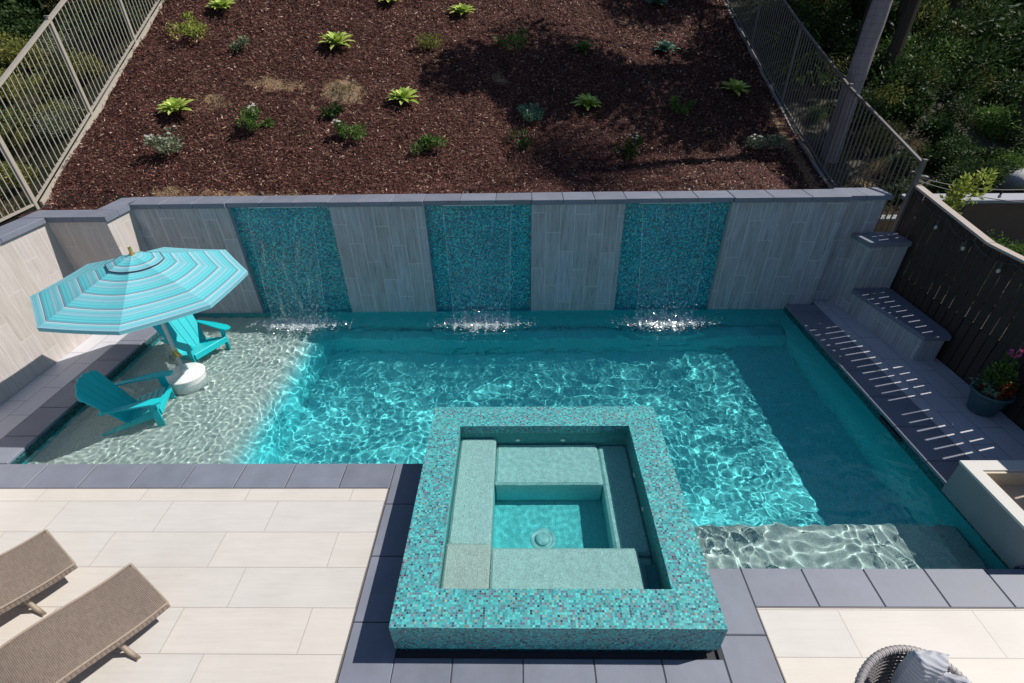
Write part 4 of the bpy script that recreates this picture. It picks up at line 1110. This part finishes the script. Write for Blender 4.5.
for i in range(16):
    place(('dry', 'green', 'olive', 'dryg')[i % 4], 7.75+.55*(i % 3)+rnd.uniform(-.1, .2), 10.2+i*.42+rnd.uniform(-.2, .2), rnd.uniform(.26, .42), 'R', .9)
for x in np.arange(-8, 8, 1.9):
    place('dark' if int(x*7) % 2 else 'olive', x, 27.5+rnd.uniform(-.5, .5), rnd.uniform(1.2, 1.6), 'R', .9, None, None)
# bright bush at the fence corner
e = empty('sunlit_bush', (7.62, 8.55, 1.22), 0, 'bright yellow green bush rising behind the fence corner', 'bush')
bush_parts(e, 900, .42, .95, M['leaf_yellow'], np.random.default_rng(77), .085, .045, 0, None, 8, up=.5)
mb = MB(); mb.tube([(0, 0, -.6), (.02, 0, 0), (0, .03, .5)], [.03, .025, .015], 6); mb.build('trunk', M['stem'], e)
# rocks
for i, (x, y, r, lab) in enumerate([(13.98, 16.0, .38, 'rounded grey boulder half hidden under shrubs at far right'), (14.4, 15.1, .34, 'pale boulder lower of the pair at far right'), (11.74, 12.2, .42, 'largest grey boulder above the brown block wall'), (12.5, 12.35, .32, 'grey boulder right of the largest one'),
                              (12.6, 17.0, .28, 'small boulder between dark shrubs'), (10.7, 18.6, .30, 'small grey boulder near the palm trunk'), (13.2, 12.0, .25, 'smallest rock above the brown block wall'), (15.2, 20.0, .45, 'boulder high on the right slope'), (13.1, 13.4, .24, 'rock tucked below the dark shrubs')]):
    o = rock_mb(r, i+1, .7).build('boulder', M['rock'], None, True); o.location = (x, y, sn(x, y)+r*.35); o.rotation_euler = (0, 0, i*1.1)
    tag(o, lab, 'boulder', 'boulders on the right slope')

# palm
pe = empty('palm_tree', (7.55, 12.5, 1.2), 0, 'tall grey ringed palm trunk rising behind the right fence', 'palm tree')
mb = MB(); pts = []; rr = []
for k in range(30):
    t = k/29; z = -.3+8.9*t
    pts.append((-.10-.08*sin(t*2.6)+.30*t*t*.6+.08*t, -.1*t, z)); rr.append(.20+.07*math.exp(-t*14)-.03*t+.006*sin(k*2.2))
mb.tube(pts, rr, 20); mb.build('trunk', M['palm'], pe, True)
top = Vector(pts[-1])
rg = np.random.default_rng(9)
fm = MB()
for k in range(30):
    a = 2*pi*k/30*2.618; el = radians(rg.uniform(-25, 65)); L = rg.uniform(1.9, 2.6)
    P = []
    for s in np.linspace(0, 1, 9):
        e2 = el-s*s*1.1
        P.append(top+Vector((cos(a)*L*s*cos(e2), sin(a)*L*s*cos(e2), L*s*sin(e2))))
    fm.tube(P, [.03*(1-.8*s) for s in np.linspace(0, 1, 9)], 4)
    side = Vector((-sin(a), cos(a), 0))
    for s in np.linspace(.15, 1, 26):
        i = min(7, int(s*8)); f = s*8-i; c = P[i].lerp(P[i+1], f); d = (P[i+1]-P[i]).normalized()
        ll = .62*sin(pi*min(1, s*.9+.1))**.6+.1
        for sg in (-1, 1):
            tip = c+(side*sg*.8+d*.55-Vector((0, 0, .35))).normalized()*ll
            fm.add([c-d*.02, c+d*.02, tip], [(0, 1, 2)])
fm.build('fronds', M['leaf_dark'], pe)
# shade trees on the right, crowns above the picture
def tree(x, y, H, R, lab, seed, n=5200, off=(0, 0)):
    rg = np.random.default_rng(seed); z0 = float(soil(x, y))
    e = empty('shade_tree', (x, y, z0-.1), 0, lab, 'tree', 'shade trees on the right slope')
    mb = MB(); mb.tube([(0, 0, 0), (.1, .05, H*.3), (off[0]*.4, off[1]*.4, H*.62), (off[0]*.8, off[1]*.8, H*.85)], [.2, .16, .11, .05], 10)
    P, d = clump_points(n, R, R, R*.9, rg, 10, .2)
    P[:, 2] += H-R*.8; P[:, 0] += off[0]; P[:, 1] += off[1]
    for k in range(9):
        q = P[rg.integers(0, n)]; mb.tube([(0, .05, H*.5), tuple(q*.5+np.array([0, 0, H*.3])), tuple(q)], [.08, .05, .02], 6)
    mb.build('trunk', M['stem'], e)
    D = d+rg.normal(0, .6, (n, 3)); D /= np.linalg.norm(D, axis=1)[:, None]
    quads_mesh('crown', leaf_quads(P, D, rg.uniform(.14, .3, n), rg.uniform(.07, .14, n), rg), M['leaf_dark'], e)
tree(11.2, 17.6, 9.6, 2.1, 'slender leaning tree with the highest crown on the right slope', 48, 6500, (-4.0, -1.6))
tree(9.7, 16.6, 7.8, 2.0, 'leaning leafy tree whose crown hangs over the right fence', 45, 6000, (-2.2, -.9))
tree(10.2, 15.8, 7.5, 2.3, 'broad leafy tree with its crown above the upper right shrubs', 41, 6500)
tree(13.4, 18.6, 8.5, 2.8, 'tallest leafy tree far up the right slope', 42, 7500)
tree(12.8, 13.9, 7.2, 1.7, 'slim leafy tree above the boulders', 43, 4200)
tree(9.6, 20.6, 7.4, 2.2, 'leafy tree behind the grass clumps outside the fence', 44, 5600)

# ------------------------------------------------------------------ umbrella
ux, uy, uz = -5.553, 6.515, 1.713
um = empty('patio_umbrella', (-5.63, 6.55, -.36), 0, 'octagonal turquoise striped umbrella standing on the pool shelf', 'umbrella')
UP = (-5.63, 6.55, -.36)
nrm = Vector((.0388, -.002, 1)).normalized()
e1 = (Vector((1, 0, 0))-nrm*nrm.x).normalized(); e2 = nrm.cross(e1)
C0 = Vector((ux, uy, uz)); R0 = 1.385; PH = .356; AP = .44
def cpt(t, a, sag=True):
    """t 0 apex..1 rim, a angle in eighths"""
    k = math.floor(a); f = a-k
    d0 = e1*cos(PH+k*pi/4)+e2*sin(PH+k*pi/4); d1 = e1*cos(PH+(k+1)*pi/4)+e2*sin(PH+(k+1)*pi/4)
    d = d0.lerp(d1, f)
    z = AP*(1-t)**1.12 - .035*sin(pi*f)*t*(1.2-t)*1.6 + .02*sin(pi*t)
    return C0+d*R0*t+nrm*z
def canopy(t0, t1, lift=0.0, nt=10, na=6):
    mb = MB()
    for k in range(8):
        vs = []; uv = []
        for j in range(nt+1):
            t = t0+(t1-t0)*j/nt
            for i in range(na+1):
                f = min(i/na, .9999)
                vs.append(cpt(t, k+f)+nrm*lift); uv.append((k+f, max(t, .001)))
        mb.add(vs, [(j*(na+1)+i, j*(na+1)+i+1, (j+1)*(na+1)+i+1, (j+1)*(na+1)+i) for j in range(nt) for i in range(na)], 0, uv)
    return mb
cn = loc(canopy(.16, 1.0), UP).build('canopy', M['canopy'], um, False)
vt = loc(canopy(0.01, .265, .025, 4), UP).build('vent', M['canopy'], cn, False)
tb = MB()
for k in range(8):
    tb.tube([cpt(.265, k+i/6-(1e-4 if i == 6 else 0))+nrm*.024 for i in range(7)], .007, 5)
loc(tb, UP).build('vent_piping', M['black_trim'], cn)
vl = MB()
for k in range(8):
    vs = []; uv = []
    for i in range(7):
        q = cpt(1.0, k+min(i/6, .9999)); vs += [q, q-nrm*.055]; uv += [(k+i/6, .99), (k+i/6, .93)]
    vl.add(vs, [(2*i, 2*i+1, 2*i+3, 2*i+2) for i in range(6)], 0, uv)
loc(vl, UP).build('valance', M['canopy'], cn)
for k in range(8):
    rb = MB(); rb.tube([cpt(t, k+1e-4)-nrm*.02 for t in (.05, .3, .6, .99)], .009, 6)
    rb.tube([cpt(.52, k+1e-4)-nrm*.03, C0+nrm*(AP-.42)], .007, 6)
    loc(rb, UP).build('rib', M['pole'], um)
pb = Vector((-5.63, 6.55, -.05)); pt = C0+nrm*(AP+.0)
pl = MB(); pl.tube([pb, pt], .028, 14); loc(pl, UP).build('pole', M['pole'], um, True)
fi = MB(); fi.tube([pt+nrm*.0, pt+nrm*.03, pt+nrm*.05, pt+nrm*.09, pt+nrm*.13], [.035, .04, .02, .024, .018], 14); loc(fi, UP).build('finial', M['brass'], um, True)
ck = MB(); q = pb.lerp(pt, .22); ck.tube([q-Vector((0, 0, .06)), q+Vector((0, 0, .06))], .043, 12); ck.tube([q+Vector((.04, 0, 0)), q+Vector((.09, -.03, 0)), q+Vector((.10, -.035, -.06))], .012, 8); loc(ck, UP).build('crank_handle', M['brass'], um)
ub = empty('umbrella_base', (-5.63, 6.55, -.36), 0, 'round white drum base holding the umbrella pole in shallow water', 'umbrella base')
b_ = MB(); b_.lathe([(0, 0), (.27, 0), (.29, .03), (.295, .17), (.285, .30), (.305, .345), (.305, .36), (.297, .37), (.06, .378), (.05, .385)], (0, 0, .01), 40); b_.build('drum', M['white'], ub, True, caustic=True)
b_ = MB(); b_.lathe([(.06, .38), (.06, .40), (.04, .41), (.04, .46), (.034, .46)], (0, 0, .01), 24); b_.build('collar', M['white'], ub, True)

# ------------------------------------------------------------------ adirondack chairs (front = +x)
def adirondack():
    e = empty('adirondack_chair', (0, 0, 0))
    k = 1.06
    W2 = .30*k
    # side stringers = rear legs: long boards from the front of seat down to the ground at the back
    for s in (-1, 1):
        mb = MB(); y0 = s*(W2-.03); 
        pts = [(.26, .40), (.30, .30), (-.42, -.0), (-.50, 0.0), (-.50, .05), (-.20, .235)]
        P = [(x*k, z*k) for x, z in pts]; n_ = len(P)
        vs = [(x, y0-.014, z) for x, z in P]+[(x, y0+.014, z) for x, z in P]
        mb.add(vs, [tuple(range(n_)), tuple(range(2*n_-1, n_-1, -1))]+[(i, n_+i, n_+(i+1) % n_, (i+1) % n_) for i in range(n_)])
        mb.build('rear_leg', M['teal'], e, caustic=True)
        mb = MB(); mb.box((.20*k, s*W2-.014+s*.02, 0), (.30*k, s*W2+.014+s*.02, .55*k), .005); mb.build('front_leg', M['teal'], e, caustic=True)
        # arm: wide paddle
        mb = MB(); ya = s*(W2+.035)
        pts = [(.40, -.05), (.42, 0), (.40, .06), (.30, .085), (.05, .07), (-.25, .035), (-.38, .02), (-.38, -.03), (-.1, -.045), (.2, -.06)]
        P = [(x*k, ya+s*y*k*1.0, (.575-(.03 if x < 0 else 0)*abs(x)/.38)*k) for x, y in pts]; n_ = len(P)
        vs = P+[(x, y, z-.024) for x, y, z in P]
        mb.add(vs, [tuple(range(n_)), tuple(range(2*n_-1, n_-1, -1))]+[(i, n_+i, n_+(i+1) % n_, (i+1) % n_) for i in range(n_)])
        mb.build('armrest', M['teal'], e)
        mb = MB(); mb.box((.23*k, s*(W2+.034), .40*k), (.28*k, s*(W2+.034)+.02*s if s > 0 else s*(W2+.034), .55*k)) if s > 0 else mb.box((.23*k, s*(W2+.054), .40*k), (.28*k, s*(W2+.034), .55*k))
        mb.build('arm_bracket', M['teal'], e)
    # seat slats
    mb = MB()
    a, b = Vector((.29*k, 0, .405*k)), Vector((-.20*k, 0, .245*k)); L = (b-a).length; d = (b-a).normalized()
    for i in range(5):
        t = L*(i+.5)/5; c = a+d*t
        Mx = Matrix.Translation(c) @ Matrix.Rotation(math.atan2(-d.z, d.x)*1.0, 4, 'Y')
        mb.box((-L/10+.006, -W2+.0, 0), (L/10-.006, W2, .022), .005, 0, Mx)
    mb.build('seat', M['teal'], e, caustic=True)
    mb = MB(); mb.box((.302*k, -W2, .30*k), (.322*k, W2, .405*k), .004); mb.build('front_apron', M['teal'], e)
    # back: fan of five boards, tops on an arc, reclined
    mb = MB(); rec = radians(28)
    ox = Vector((-.17*k, 0, .20*k)); up = Vector((-sin(rec), 0, cos(rec))); nn = Vector((cos(rec), 0, sin(rec)))
    N = 5
    for i in range(N):
        u = (i-(N-1)/2)
        def topz(y): return (.83-1.05*(y/k)**2)*k
        vs = []
        for t in (0, .5, .85, 1.0):
            for q_ in (-1, -.33, .33, 1):
                yb = u*.100*k+q_*.046*k; yt = u*.136*k+q_*.0645*k
                yy = yb+(yt-yb)*t
                rr_ = .02*k if (abs(q_) == 1 and t == 1.0) else 0
                z_ = topz(yt)*t-rr_
                for dn in (0, .02):
                    q = ox+up*z_+nn*(dn+.10*(yy/k)**2); vs.append((q.x, yy, q.z))
        fs = []
        for r in range(3):
            for c in range(3):
                a0 = r*8+c*2; fs += [(a0, a0+8, a0+10, a0+2), (a0+1, a0+3, a0+11, a0+9)]
            fs += [(r*8, r*8+1, r*8+9, r*8+8), (r*8+6, r*8+14, r*8+15, r*8+7)]
        for c in range(3):
            fs += [(24+c*2, 25+c*2, 27+c*2, 26+c*2), (c*2, c*2+2, c*2+3, c*2+1)]
        mb.add(vs, fs)
    mb.build('backrest', M['teal'], e)
    mb = MB()
    for tt, hw in ((.36, .33), (.66, .30)):
        c = ox+up*tt*k-nn*.012; Mx = Matrix.Translation(c) @ Matrix.Rotation(-rec, 4, 'Y')
        mb.box((-.022, -hw*k, -.03), (0.0, hw*k, .03), .004, 0, Mx)
    mb.build('back_brace', M['teal'], e)
    return e
c1 = adirondack(); c1.location = (-5.87, 5.79, -.355); c1.rotation_euler = (0, 0, radians(19))
tag(c1, 'turquoise slatted chair nearer the camera with its back in shade', 'lounge chair', 'turquoise slatted chairs on the pool shelf')
c2 = copy_tree(c1); c2.location = (-5.86, 7.42, -.355); c2.rotation_euler = (0, 0, radians(-24))
tag(c2, 'turquoise slatted chair half under the umbrella by the back wall', 'lounge chair', 'turquoise slatted chairs on the pool shelf')

# ------------------------------------------------------------------ wicker loungers
def lounger(loc_, rz, lab):
    e = empty('wicker_lounger', loc_, rz, lab, 'sun lounger', 'woven loungers on the deck')
    W2 = .37
    def zp(s): return .285+.045*math.exp(-((s-.55)/.35)**2)*0+.10*sstep(.1, 1.0, s)*1.0-.09*sstep(1.0, 1.45, s)+.42*sstep(1.35, 2.25, s)
    S = np.linspace(0, 2.25, 46)
    mb = MB(); vs = []; uv = []
    for s in S:
        z = float(zp(s))-(.010*(1-s/.06) if s < .06 else 0)
        for y in np.linspace(-W2, W2, 13):
            ed = .018*(abs(y)/W2)**8
            vs.append((-s, y, z-ed)); uv.append((s*1.0+.01, y+.5))
    n_ = 13
    mb.add(vs, [(j*n_+i, j*n_+i+1, (j+1)*n_+i+1, (j+1)*n_+i) for j in range(len(S)-1) for i in range(n_-1)], 0, uv)
    mb.build('woven_bed', M['wicker'], e, True)
    sk_ = MB(); vs = []; uv = []
    loop = [(-s, -W2-.004, float(zp(s))) for s in S[::-1]]+[(.006, y, float(zp(0))-.006) for y in np.linspace(-W2, W2, 6)]+[(-s, W2+.004, float(zp(s))) for s in S]
    q = 0
    for i, p in enumerate(loop):
        if i: q += (Vector(p)-Vector(loop[i-1])).length
        vs += [(p[0], p[1], p[2]-.012), (p[0]+.004, p[1]*1.006, p[2]-.045), (p[0], p[1], p[2]-.085)]; uv += [(q*.35+.01, .01), (q*.35+.01, .045), (q*.35+.01, .085)]
    sk_.add(vs, [(3*i+c, 3*i+c+1, 3*i+c+4, 3*i+c+3) for i in range(len(loop)-1) for c in (0, 1)], 0, uv)
    sk_.build('woven_skirt', M['wicker'], e, True)
    eg = MB(); eg.tube([(p[0], p[1], p[2]-.012) for p in loop], .011, 6); eg.build('edge_cord', M['cane2'], e, True)
    for s0 in (.42, 1.85):
        ft = MB(); z = float(zp(s0))
        ft.tube([(-s0+.02, -W2-.09, .012), (-s0, -W2+.03, .03), (-s0-.02, -W2+.10, z-.10)], [.02, .024, .02], 8)
        ft.tube([(-s0+.02, W2+.02, .012), (-s0, W2-.03, .03), (-s0-.02, W2-.10, z-.10)], [.02, .024, .02], 8)
        ft.tube([(-s0-.02, -W2+.10, z-.10), (-s0-.02, W2-.10, z-.10)], .02, 8)
        ft.build('foot', M['cane2'], e, True)
    return e
M['cane2'] = m_plain('taupe_cane_edge', (.34, .27, .21), .6, .2, 40, .6)
# end edge midpoint and direction
def put_lounger(p, q, lab):
    mx, my = (p[0]+q[0])/2, (p[1]+q[1])/2
    dx, dy = q[0]-p[0], q[1]-p[1]
    # local +y runs from near corner (q) to far corner (p)
    rz = math.atan2(-dy, -dx)-pi/2
    return lounger((mx, my, 0), rz, lab)
put_lounger((-4.06, 2.945), (-3.45, 2.555), 'brown woven lounger nearer the hot tub')
put_lounger((-5.33, 3.38), (-4.62, 2.925), 'brown woven lounger at the left edge of the deck')

# ------------------------------------------------------------------ basket chair bottom right
bc = empty('basket_chair', (2.95, 1.42, 0), 0, 'round grey woven tub chair with pillows at the bottom edge', 'chair')
mb = MB(); uvv = []
vs = []; uv = []; K = 48
Hb = lambda a: .46+.34*max(0, sin(a))**.7
for j in range(9):
    t = j/8
    for i in range(K+1):
        a = -.45+(pi+.9)*i/K
        r = .36+.13*t; z = .22+(Hb(a)-.22)*t
        vs.append((r*1.02*cos(a), r*sin(a), z)); uv.append((a*.45+2, z+.01))
mb.add(vs, [(j*(K+1)+i, j*(K+1)+i+1, (j+1)*(K+1)+i+1, (j+1)*(K+1)+i) for j in range(8) for i in range(K)], 0, uv)

# open lattice strands on the inside and outside
st = MB()
for i in range(0, 61):
    a = -.45+(pi+.9)*i/60
    st.tube([((.365+.13*t)*1.02*cos(a)*.985, (.365+.13*t)*sin(a)*.985, .22+(Hb(a)-.22)*t) for t in (0, .5, 1)], .0065, 5)
for j in range(1, 15):
    t = j/15
    st.tube([((.365+.13*t)*1.02*cos(a)*.985, (.365+.13*t)*sin(a)*.985, .22+(Hb(a)-.22)*t) for a in [-.45+(pi+.9)*i/50 for i in range(51)]], .011, 5)
st.build('woven_lattice', M['strand'], bc)
rm = MB(); pts = [( .50*1.02*cos(a), .50*sin(a), Hb(a)+.012) for a in [-.45+(pi+.9)*i/60 for i in range(61)]]
rm.tube(pts, .026, 10)
for i in range(0, 60):
    c = Vector(pts[i]); n2 = Vector(pts[i+1]); d = (n2-c).normalized()
    rm.tube([c+d*.0, c+d*.012], .0295, 10)
rm.build('rolled_rim', M['cane'], bc, True)
se = MB(); se.lathe([(0, .40), (.30, .40), (.36, .37), (.37, .32), (.36, .27), (0, .27)], (0, -.02, 0), 32); se.build('seat_cushion', M['wicker_grey'], bc, True)
for a in (.7, 2.44, 3.8, 5.6):
    lg = MB(); lg.tube([(.30*cos(a), .30*sin(a), .26), (.34*cos(a), .34*sin(a), 0)], [.022, .016], 8); lg.build('leg', M['cane'], bc)
def pillow(loc_, rot, sx, sy, sz, lab):
    mb = MB(); vs = []; n_ = 14
    for sgn in (1, -1):
        for j in range(n_+1):
            for i in range(n_+1):
                u = -1+2*i/n_; v = -1+2*j/n_
                th = max(0, (1-u**4)*(1-v**4))**.55
                px = u*(1-.08*(1-v*v)*abs(u)); py = v*(1-.08*(1-u*u)*abs(v))
                vs.append((px*sx, sgn*th*sy*(1+.12*noise.noise(Vector((u*2, v*2, sgn)))), py*sz))
    m1 = (n_+1)**2
    fs = [(j*(n_+1)+i, j*(n_+1)+i+1, (j+1)*(n_+1)+i+1, (j+1)*(n_+1)+i) for j in range(n_) for i in range(n_)]
    fs += [tuple(m1+i for i in reversed(f)) for f in fs]
    mb.add(vs, fs); o = mb.build('throw_pillow', M['pillow'], None, True)
    o.location = loc_; o.rotation_euler = rot
    tag(o, lab, 'pillow', 'pillows in the basket chair')
pillow((2.98, 1.76, .80), (radians(-8), radians(8), radians(2)), .135, .085, .22, 'large pale grey striped pillow leaning on the chair back')
pillow((3.22, 1.68, .72), (radians(5), radians(-28), radians(-40)), .12, .07, .14, 'smaller grey pillow at the right side of the chair')

# ------------------------------------------------------------------ raised stucco fire box on the right
fb = empty('fire_trough', (5.9, 3.45, 0), 0, 'grey stucco fire trough with pale rim overlapping the pool corner', 'fire trough')
FB = (5.9, 3.45, 0)
X0, X1, Ya, Yb, Zt = 5.245, 6.95, 3.13, 4.20, .43
m_ = MB(); ring(m_, (X0, X1, Ya, Yb), (X0+.02, X1-.02, Ya+.02, Yb-.02), -.09, Zt-.03, Zt-.031); loc(m_, FB).build('stucco_body', M['stucco'], fb)
m_ = MB(); ring(m_, (X0-.012, X1+.012, Ya-.012, Yb+.012), (X0+.14, X1-.14, Ya+.14, Yb-.14), Zt-.031, Zt, .20); loc(m_, FB).build('rim', M['stucco_light'], fb)
m_ = MB(); ring(m_, (X0+.139, X1-.139, Ya+.139, Yb-.139), (X0+.17, X1-.17, Ya+.17, Yb-.17), Zt-.05, Zt-.02, .18); loc(m_, FB).build('inner_lip', m_plain('cream_lip', (.58, .50, .38), .6), fb)
m_ = MB(); m_.box((X0+.13, Ya+.13, .10), (X1-.13, Yb-.13, .20)); loc(m_, FB).build('sand_bed', M['sand'], fb)
m_ = MB(); m_.tube([(5.6, 3.5, .23), (5.9, 3.6, .25), (6.3, 3.5, .24), (6.6, 3.6, .25)], [.02, .035, .03, .015], 8); loc(m_, FB).build('driftwood', M['leaf_dry'], fb, True)

# potted plant
px, py = 6.72, 5.58
pp = empty('potted_plant', (px, py, 0), 0, 'blue grey pot with green plant and one pink bloom by the dark fence', 'potted plant')
m_ = MB(); m_.lathe([(0, .0), (.15, 0), (.165, .02), (.225, .30), (.235, .33), (.255, .335), (.255, .375), (.235, .38), (.215, .34), (0, .33)], (0, 0, 0), 36); m_.build('pot', M['pot'], pp, True)
m_ = MB(); m_.lathe([(.21, .335), (0, .35)], (0, 0, 0), 24); m_.build('potting_soil', M['soil'], pp)
rg = np.random.default_rng(91)
P, d = clump_points(620, .24, .24, .42, rg, 7); P[:, 2] += .36
D = d+rg.normal(0, .4, d.shape); D[:, 2] += .6; D /= np.linalg.norm(D, axis=1)[:, None]
quads_mesh('foliage', leaf_quads(P, D, rg.uniform(.05, .11, 620), rg.uniform(.02, .045, 620), rg), M['leaf_green'], pp)
P, d = clump_points(160, .26, .26, .12, rg, 6); P[:, 2] += .36
quads_mesh('trailing_leaves', leaf_quads(P, d, rg.uniform(.05, .09, 160), rg.uniform(.03, .05, 160), rg), M['leaf_blue'], pp)
P, d = clump_points(120, .2, .2, .2, rg, 6); P[:, 2] += .36; P[:, 1] -= .05
quads_mesh('red_leaves', leaf_quads(P, d, rg.uniform(.05, .1, 120), rg.uniform(.03, .05, 120), rg), M['petal_red'], pp)
m_ = MB(); m_.tube([(0, 0, .35), (.04, .02, .7), (.05, .06, .93)], [.008, .006, .004], 5); m_.build('flower_stem', M['leaf_green'], pp)
P, d = clump_points(50, .07, .07, .08, rg, 4); P += np.array([.05, .06, .90])
quads_mesh('bloom', leaf_quads(P, d, rg.uniform(.03, .06, 50), rg.uniform(.03, .04, 50), rg), M['petal_pink'], pp)

# ------------------------------------------------------------------ light
EL, AZ = radians(48.5), radians(14)       # azimuth measured from +X towards +Y
w = bpy.data.worlds.new("World"); sc.world = w; w.use_nodes = True
nt = w.node_tree
sky = nt.nodes.new('ShaderNodeTexSky'); sky.sky_type = 'NISHITA'; sky.sun_disc = False
sky.sun_elevation = EL; sky.sun_rotation = radians(90)-AZ; sky.air_density = 1.0; sky.dust_density = .6; sky.ozone_density = 3.5
nt.links.new(sky.outputs[0], nt.nodes['Background'].inputs[0]); nt.nodes['Background'].inputs[1].default_value = .074
l = bpy.data.lights.new('sun', 'SUN'); l.energy = 5.0; l.angle = radians(.5); l.color = (1, .955, .88)
so = bpy.data.objects.new('sun', l); COL.objects.link(so)
sd = Vector((cos(EL)*cos(AZ), cos(EL)*sin(AZ), sin(EL)))
so.rotation_euler = sd.to_track_quat('Z', 'Y').to_euler(); so.location = (20, 10, 20)
l.cycles.is_caustics_light = True

# ------------------------------------------------------------------ camera
pit, yaw, rol, F = radians(33.81), radians(1.264), radians(-1.046), 497.4
cam = bpy.data.cameras.new('camera'); co = bpy.data.objects.new('camera', cam); COL.objects.link(co); sc.camera = co
cam.sensor_width = 36; cam.lens = F/1024*36; cam.clip_end = 500; cam.clip_start = .05
cp_, sp_ = cos(pit), sin(pit)
ri = Vector((1, 0, 0)); fw = Vector((0, cp_, -sp_)); upv = Vector((0, sp_, cp_))
cr, sr = cos(rol), sin(rol)
ri, upv = ri*cr+upv*sr, ri*-sr+upv*cr
Rz = Matrix.Rotation(yaw, 3, 'Z')
ri, upv, fw = Rz @ ri, Rz @ upv, Rz @ fw
mt = Matrix((ri, upv, -fw)).transposed().to_4x4(); mt.translation = (0, 0, 5)
co.matrix_world = mt

sc.view_settings.view_transform = 'Standard'; sc.view_settings.look = 'None'; sc.view_settings.exposure = 0; sc.view_settings.gamma = 1
sc.cycles.use_denoising = True
sc.cycles.sample_clamp_indirect = 6.0
sc.cycles.max_bounces = 10; sc.cycles.transparent_max_bounces = 12; sc.cycles.transmission_bounces = 8
